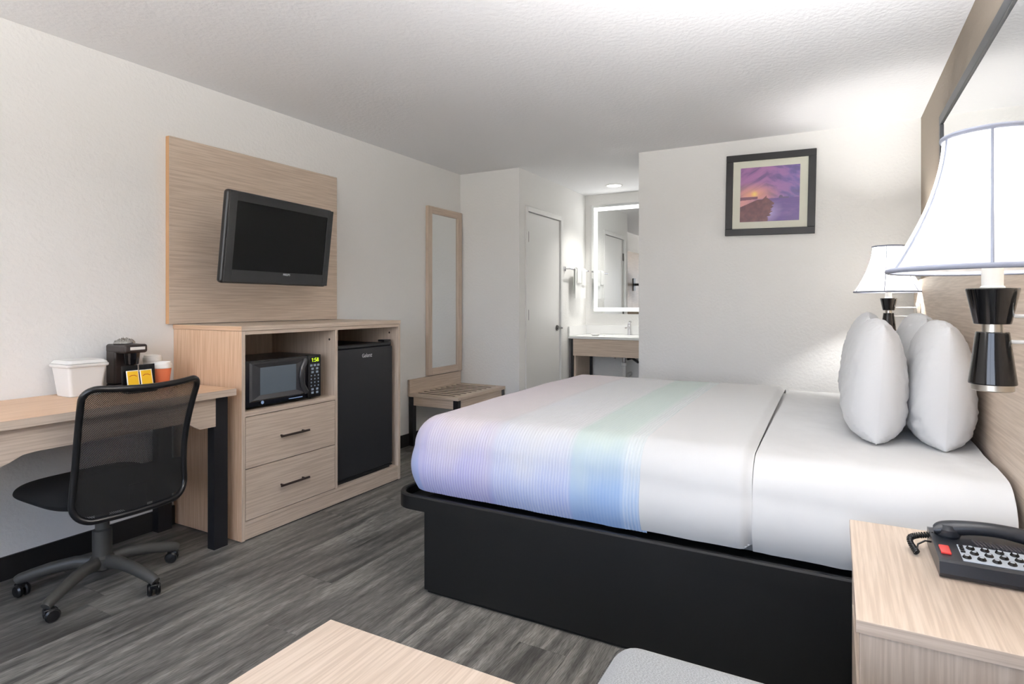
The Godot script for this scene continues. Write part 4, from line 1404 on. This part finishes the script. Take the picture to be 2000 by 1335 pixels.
	bar.tube([P(XA + 0.065, 1.565, 5.79), P(XA + 0.065, 1.565, 6.33)], 0.009, 12)
	part(bar, "rail", M.chrome, tb)
	for d in [5.8, 6.32]:
		part(span(Vector3(XA + 0.001, 1.54, d - 0.02), Vector3(XA + 0.012, 1.59, d + 0.02), 0.003), "mount_plate", M.chrome, tb)
		var pst := Mb.new()
		pst.tube([P(XA + 0.01, 1.565, d), P(XA + 0.066, 1.565, d)], 0.008, 10)
		part(pst, "post", M.chrome, tb)
	towel("hand towel", 5.93, 6.22, 0.31, 0.26, 0.0125, "long white towel hanging over the chrome bar beside the vanity")
	towel("wash cloth", 5.965, 6.07, 0.145, 0.12, 0.0235, "small folded white washcloth over the long towel, nearer the door")
	towel("wash cloth", 6.09, 6.2, 0.165, 0.13, 0.0235, "small folded white washcloth over the long towel, nearer the lit mirror")

func towel(kind: String, d0: float, d1: float, front: float, back: float, off: float, label: String) -> void:
	var xb := XA + 0.065
	var yb := 1.565
	var t := thing("hand_towel" if kind == "hand towel" else "wash_cloth", label, kind, P(xb, yb, (d0 + d1) / 2))
	var mb := Mb.new()
	var nz := FastNoiseLite.new()
	nz.seed = int(d0 * 100)
	nz.frequency = 8.0
	var outer := func(o: float, s: float, v: float) -> Vector3:
		var arc := PI * o
		var l := s * (front + arc + back)
		var d: float = lerpf(d0, d1, v)
		var wav := 0.006 * sin(v * 9.0 + d0 * 7.0) * (1.0 if off < 0.02 else 0.4)
		if l < front:
			return P(xb + o + wav * (1.0 - l / front), yb - (front - l), d)
		if l < front + arc:
			var an := (l - front) / o
			return P(xb + o * cos(an), yb + o * sin(an), d)
		return P(xb - o - 0.3 * wav * (l - front - arc) / back, yb - (l - front - arc), d)
	mb.sheet(48, 14, func(s, v): return outer.call(off, s, v), 1.0)
	mb.sheet(48, 14, func(s, v): return outer.call(off - 0.0065 if off < 0.02 else off - 0.008, s, v), -1.0)
	for v in [0.0, 1.0]:
		mb.sheet(48, 1, func(s, w): return outer.call(off - (0.0065 if off < 0.02 else 0.008) * w, s, v), 1.0 if v > 0.5 else -1.0)
	part(mb, "cloth", M.towel, t)

# ------------------------------------------------------------------ things on the desk
func build_desk_items() -> void:
	var y := 0.78
	# ice bucket: tapered tub with a lid
	var ib := thing("ice_bucket", "white plastic ice bucket with a lid on the desk", "bucket", P(-3.05, y, 1.445))
	var tub := Mb.new()
	tapered(tub, Vector2(0.062, 0.066), Vector2(0.078, 0.081), 0.0, 0.14, 0.014)
	part(tub, "tub", M.white_plastic, ib, true)
	var rimb := Mb.new()
	tapered(rimb, Vector2(0.085, 0.088), Vector2(0.086, 0.089), 0.132, 0.146, 0.016)
	part(rimb, "rim", M.white_plastic, ib, true)
	var lid := Mb.new()
	tapered(lid, Vector2(0.082, 0.085), Vector2(0.074, 0.077), 0.1465, 0.163, 0.014)
	part(lid, "lid", M.white_plastic, ib, true)
	# coffee maker
	var cm := thing("coffee_maker", "brown-black single-cup coffee maker on the desk beside the ice bucket", "coffee maker", P(-3.055, y, 1.655))
	part(box(Vector3(0, 0.0125, 0), Vector3(0.17, 0.025, 0.108), 0.008), "base", M.coffee_brown, cm, true)
	part(box(Vector3(-0.045, 0.12, 0.0), Vector3(0.08, 0.19, 0.106), 0.01, 2), "column", M.coffee_brown, cm, true)
	part(box(Vector3(0.0, 0.2, 0), Vector3(0.17, 0.042, 0.11), 0.012, 3), "head", M.coffee_brown, cm, true)
	var bk := Mb.new()
	bk.lathe([Vector2(0.0, 0.18), Vector2(0.036, 0.18), Vector2(0.03, 0.125), Vector2(0.022, 0.12), Vector2(0.0, 0.12)], Vector3(0.042, 0, 0), 28)
	part(bk, "brew_basket", M.black_gloss, cm, true)
	part(box(Vector3(0.0855, 0.202, -0.005), Vector3(0.002, 0.014, 0.07), 0.0008), "badge", M.paper_white, cm, true)
	# crumpled clear wrap on the coffee maker
	var wr := thing("wrapped_filter", "crumpled shiny plastic-wrapped bundle on top of the coffee maker", "packet", P(-3.065, y + 0.2215, 1.65))
	var fm := Mb.new()
	var nz := FastNoiseLite.new()
	nz.seed = 9
	nz.frequency = 22.0
	nz.noise_type = FastNoiseLite.TYPE_CELLULAR
	fm.sheet(30, 30, func(u, v):
		var x: float = u * 2 - 1
		var z: float = v * 2 - 1
		var q: float = maxf(absf(x), absf(z)) / maxf(sqrt(x * x + z * z), 1e-4)
		x *= q
		z *= q
		var r2 := minf(1.0, x * x + z * z)
		return Vector3(x * 0.05, 0.001 + 0.056 * pow(1.0 - r2, 0.6) * (0.75 + 0.7 * nz.get_noise_2d(x, z)) + 0.004 * absf(nz.get_noise_2d(z * 2, x * 2)), z * 0.046), -1.0)
	part(fm, "wrap", M.foil, wr, true)
	# tea and coffee sachets leaning on the machine
	var tray := thing("sachet_holder", "small black holder standing before the coffee maker", "holder", P(-2.9, y, 1.63))
	part(box(Vector3(0, 0.003, 0), Vector3(0.06, 0.006, 0.13), 0.001), "floor_plate", M.black_plastic, tray, true)
	part(box(Vector3(-0.029, 0.05, 0), Vector3(0.003, 0.088, 0.13), 0.001), "back_wall", M.black_plastic, tray, true)
	part(box(Vector3(0.029, 0.021, 0), Vector3(0.003, 0.03, 0.13), 0.001), "front_wall", M.black_plastic, tray, true)
	var pk := [
		[P(-2.885, y + 0.03, 1.595), 0.2, "yellow tea sachet in the black holder, the left one", "tea"],
		[P(-2.88, y + 0.03, 1.655), 0.24, "yellow tea sachet in the black holder, the right one", "tea"],
		[P(-2.908, y + 0.02, 1.59), 0.05, "dark coffee sachet behind the left yellow tea sachet", "coffee"],
		[P(-2.906, y + 0.02, 1.67), 0.07, "dark coffee sachet behind the right yellow tea sachet", "coffee"],
	]
	for q in pk:
		var tea: bool = q[3] == "tea"
		var s := thing("tea_sachet" if tea else "coffee_sachet", q[2], "sachet", q[0], 0.0, "tea sachets on the desk" if tea else "coffee sachets on the desk")
		var b := Basis(Vector3(0, 0, 1), q[1])
		var hh := 0.076 if tea else 0.108
		var ww := 0.056 if tea else 0.074
		var bd := Mb.new()
		bd.rbox(b * Vector3(0, hh / 2, 0), Vector3(0.004, hh, ww), 0.0015, b)
		part(bd, "envelope", M.paper_white if tea else M.black_gloss, s, true)
		var fc := Mb.new()
		if tea:
			fc.rbox(b * Vector3(0.0022, hh / 2, 0), Vector3(0.0008, hh - 0.007, ww - 0.008), 0.0003, b)
			part(fc, "print_field", M.tea_yellow, s, true)
			var ov := Mb.new()
			ov.tube([b * Vector3(0.0026, hh * 0.62, 0.017), b * Vector3(0.0026, hh * 0.7, 0.007), b * Vector3(0.0026, hh * 0.7, -0.007), b * Vector3(0.0026, hh * 0.62, -0.017)], 0.0016, 6)
			part(ov, "print_emblem", M.tea_red, s, true)
		else:
			fc.rbox(b * Vector3(0.0022, hh * 0.6, -0.008), Vector3(0.0008, hh * 0.34, ww * 0.36), 0.0003, b)
			part(fc, "print_label", M.phone_plate, s, true)
	# paper cups
	paper_cup(P(-2.955, y, 1.77), M.cup_orange, 0.128, "orange-sleeved paper cup with a white lid beside the coffee maker")
	paper_cup(P(-3.08, y, 1.795), M.paper_white, 0.155, "all-white lidded paper cup standing behind the orange cup")

func paper_cup(at: Vector3, sleeve: Material, h: float, label: String) -> void:
	var t := thing("paper_cup", label, "cup", at, 0.0, "paper cups on the desk")
	var b := Mb.new()
	b.lathe([Vector2(0.0, 0.0), Vector2(0.03, 0.0), Vector2(0.041, h - 0.03)], Vector3.ZERO, 28)
	part(b, "cup", sleeve, t, true)
	var l := Mb.new()
	l.lathe([Vector2(0.0425, h - 0.031), Vector2(0.044, h - 0.027), Vector2(0.0435, h - 0.012), Vector2(0.04, h - 0.01), Vector2(0.038, h), Vector2(0.034, h), Vector2(0.032, h - 0.006), Vector2(0.0, h - 0.006)], Vector3.ZERO, 28)
	part(l, "lid", M.paper_white, t, true)

func tapered(mb: Mb, h0: Vector2, h1: Vector2, y0: float, y1: float, r: float) -> void:
	var rings := []
	for lv in [[h0 * 0.96, y0], [h0, y0 + 0.003], [h1, y1 - 0.003], [h1 - Vector2(0.003, 0.003), y1]]:
		var ring := []
		for q in [[1, 1, 0.0], [-1, 1, PI / 2], [-1, -1, PI], [1, -1, 3 * PI / 2]]:
			for k in 6:
				var an: float = q[2] + PI / 2 * k / 5.0
				ring.append(Vector3(q[0] * (lv[0].x - r) + cos(an) * r, lv[1], q[1] * (lv[0].y - r) + sin(an) * r))
		rings.append(ring)
	var m: int = rings[0].size()
	for k in rings.size() - 1:
		var base := mb.v.size()
		for q in m:
			var nn: Vector3 = (rings[k][(q + 1) % m] - rings[k][(q - 1 + m) % m]).cross(rings[k + 1][q] - rings[k][q]).normalized()
			if nn.dot(Vector3(rings[k][q].x, 0, rings[k][q].z)) < 0:
				nn = -nn
			mb.vert(rings[k][q], nn)
			mb.vert(rings[k + 1][q], nn)
		for q in m:
			var q2 := (q + 1) % m
			mb.quad(base + q * 2, base + q * 2 + 1, base + q2 * 2 + 1, base + q2 * 2)
	mb.face(rings[-1], Vector3.UP)
	mb.face(rings[0], Vector3.DOWN)

# ------------------------------------------------------------------ telephone
func build_phone() -> void:
	var y := 0.6
	# local: x to the right of the phone, z towards its front
	var ph := thing("telephone", "black desk telephone with a grey key panel on the nightstand", "telephone", P(0.312, y, 1.69), 0.0)
	var w := 0.225
	var l := 0.2
	# wedge body
	var bd := Mb.new()
	var o := PackedVector2Array([Vector2(-l / 2, 0.004), Vector2(l / 2, 0.004), Vector2(l / 2 + 0.004, 0.012), Vector2(l / 2, 0.036), Vector2(l / 2 - 0.006, 0.04), Vector2(-l / 2 + 0.02, 0.05), Vector2(-l / 2, 0.046)])
	# outline x = towards the front, extruded across the width
	bd.prism(o, w, Vector3.ZERO, Basis(Vector3(0, 0, 1), Vector3.UP, Vector3(-1, 0, 0)))
	part(bd, "body", M.phone, ph, true)
	var feet := Mb.new()
	for q in [[-0.09, -0.08], [0.09, -0.08], [-0.09, 0.08], [0.09, 0.08]]:
		feet.rbox(Vector3(q[0], 0.002, q[1]), Vector3(0.02, 0.004, 0.02), 0.001)
	part(feet, "feet", M.black_matte, ph, true)
	# the key plate lies on the sloping front half
	var slope := atan2(0.05 - 0.04, l - 0.026)
	var pb := Basis(Vector3(1, 0, 0), slope)
	var on := func(x: float, z: float, up: float) -> Vector3:
		var t := (l / 2 - 0.006 - z) / (l - 0.026)
		return Vector3(x, lerpf(0.04, 0.05, t), z) + pb * Vector3(0, up, 0)
	var plate := Mb.new()
	plate.rbox(on.call(0.018, 0.045, 0.0008), Vector3(0.172, 0.002, 0.085), 0.0006, pb)
	var kp := part(plate, "key_plate", M.phone_plate, ph, true)
	for row in 3:
		for c in (5 if row == 2 else 4):
			var x := -0.045 + c * 0.026 + row * 0.003 - (0.02 if row == 2 else 0.0)
			var z := 0.018 + row * 0.026
			var k := Mb.new()
			k.lathe([Vector2(0.0, 0.0055), Vector2(0.0062, 0.005), Vector2(0.0085, 0.0015), Vector2(0.0085, 0.0)], on.call(x, z, 0.0018), 14, pb)
			part(k, "key", M.black_gloss, ph, true)
			var kc := Mb.new()
			kc.lathe([Vector2(0.0, 0.0003), Vector2(0.0042, 0.0)], on.call(x, z, 0.0072), 12, pb)
			part(kc, "key_cap_label", M.phone_plate, ph, true)
	for k in 3:
		var sk := Mb.new()
		sk.rbox(on.call(-0.062 - 0.0, 0.014 + k * 0.014, 0.003), Vector3(0.009, 0.004, 0.008), 0.0015, pb)
		part(sk, "memory_key", M.black_gloss, ph, true)
	var lt := Mb.new()
	lt.rbox(on.call(-0.095, 0.045, 0.002), Vector3(0.02, 0.006, 0.042), 0.0025, pb)
	part(lt, "message_lamp", M.red_lens, ph, true)
	# speaker grille behind the keys
	var gr := Mb.new()
	for k in 14:
		gr.rbox(on.call(-0.03 + k * 0.0075, -0.02, 0.0015), Vector3(0.003, 0.004, 0.03), 0.001, pb * Basis(Vector3.UP, 0.25))
	part(gr, "speaker_grille", M.grille, ph, true)
	# handset bridging the back of the phone
	var hs := Mb.new()
	var hp := []
	for k in 61:
		var t := k / 60.0
		var x := -0.106 + 0.222 * t
		hp.append(Vector3(x, 0.056 + 0.02 * pow(sin(t * PI), 0.8), -0.046))
	hs.tube(hp, func(t): return (0.021 - 0.006 * pow(sin(t * PI), 0.8)) * sqrt(maxf(0.02, 1.0 - pow(absf(2.0 * t - 1.0), 9.0))), 16, true, false, Vector3.UP, 1.2)
	for sx in [-1.0, 1.0]:
		hs.lathe([Vector2(0.0, -0.016), Vector2(0.019, -0.016), Vector2(0.024, -0.007), Vector2(0.024, 0.006), Vector2(0.018, 0.016), Vector2(0.0, 0.02)], Vector3(sx * 0.082 + 0.005, 0.06, -0.045), 20)
	part(hs, "handset", M.phone, ph, true)
	# coiled cord looping out on the left
	var spine := Curve3D.new()
	spine.add_point(Vector3(-0.082, 0.048, -0.05), Vector3.ZERO, Vector3(-0.02, 0.0, -0.005))
	spine.add_point(Vector3(-0.15, 0.03, -0.05), Vector3(0.02, 0.02, -0.01), Vector3(-0.008, -0.012, 0.008))
	spine.add_point(Vector3(-0.143, 0.0095, -0.005), Vector3(-0.008, 0.006, -0.012), Vector3(0.004, -0.001, 0.008))
	var n := 420
	var cp := []
	var len := spine.get_baked_length()
	for k in n:
		var s := len * k / (n - 1)
		var tr := spine.sample_baked_with_rotation(s, true)
		var an := s / 0.0042 * TAU
		cp.append(tr.origin + tr.basis.x * cos(an) * 0.006 + tr.basis.y * sin(an) * 0.006)
	var cd := Mb.new()
	cd.tube(cp, 0.0019, 6)
	cd.tube([Vector3(-0.143, 0.012, -0.005), Vector3(-0.14, 0.028, -0.012), Vector3(-0.125, 0.036, -0.02), Vector3(-0.108, 0.034, -0.025)], 0.002, 6)
	part(cd, "coiled_cord", M.black_plastic, ph, true)

# ------------------------------------------------------------------ added uplights out of view, put in to fill the room
func build_added_fill_lamp(at: Vector3, energy: float, label: String) -> void:
	var t := thing("added_fill_lamp", label, "lamp", at, 0.0, "added fill lamps")
	var b := Mb.new()
	b.lathe([Vector2(0.0, 0.0), Vector2(0.11, 0.0), Vector2(0.11, 0.012), Vector2(0.03, 0.03), Vector2(0.012, 0.04)], Vector3.ZERO, 32)
	part(b, "base", M.black_metal, t, true)
	var p := Mb.new()
	p.tube([Vector3(0, 0.03, 0), Vector3(0, 1.7, 0)], 0.011, 12)
	part(p, "pole", M.black_metal, t, true)
	var w := Mb.new()
	w.lathe([Vector2(0.012, 1.69), Vector2(0.08, 1.72), Vector2(0.14, 1.78), Vector2(0.165, 1.83), Vector2(0.16, 1.83), Vector2(0.135, 1.785), Vector2(0.075, 1.727), Vector2(0.0, 1.7)], Vector3.ZERO, 36, Basis(), true)
	part(w, "bowl", M.white_metal, t, true)
	var g := Mb.new()
	var bp := []
	for k in 13:
		var an := PI * k / 12.0
		bp.append(Vector2(sin(an) * 0.035, 1.79 + cos(an) * 0.045))
	g.lathe(bp, Vector3.ZERO, 20, Basis(), true)
	part(g, "bulb", glow(Color(0.99, 0.99, 1.0), 12.0), t, true)
	var l := OmniLight3D.new()
	l.name = "bulb_light"
	t.add_child(l)
	l.position = Vector3(0, 1.79, 0)
	l.light_color = Color(0.99, 0.99, 1.0)
	l.light_energy = energy
	l.light_size = 0.04
	l.omni_range = 12.0
	l.omni_attenuation = 2.0
	l.shadow_enabled = true
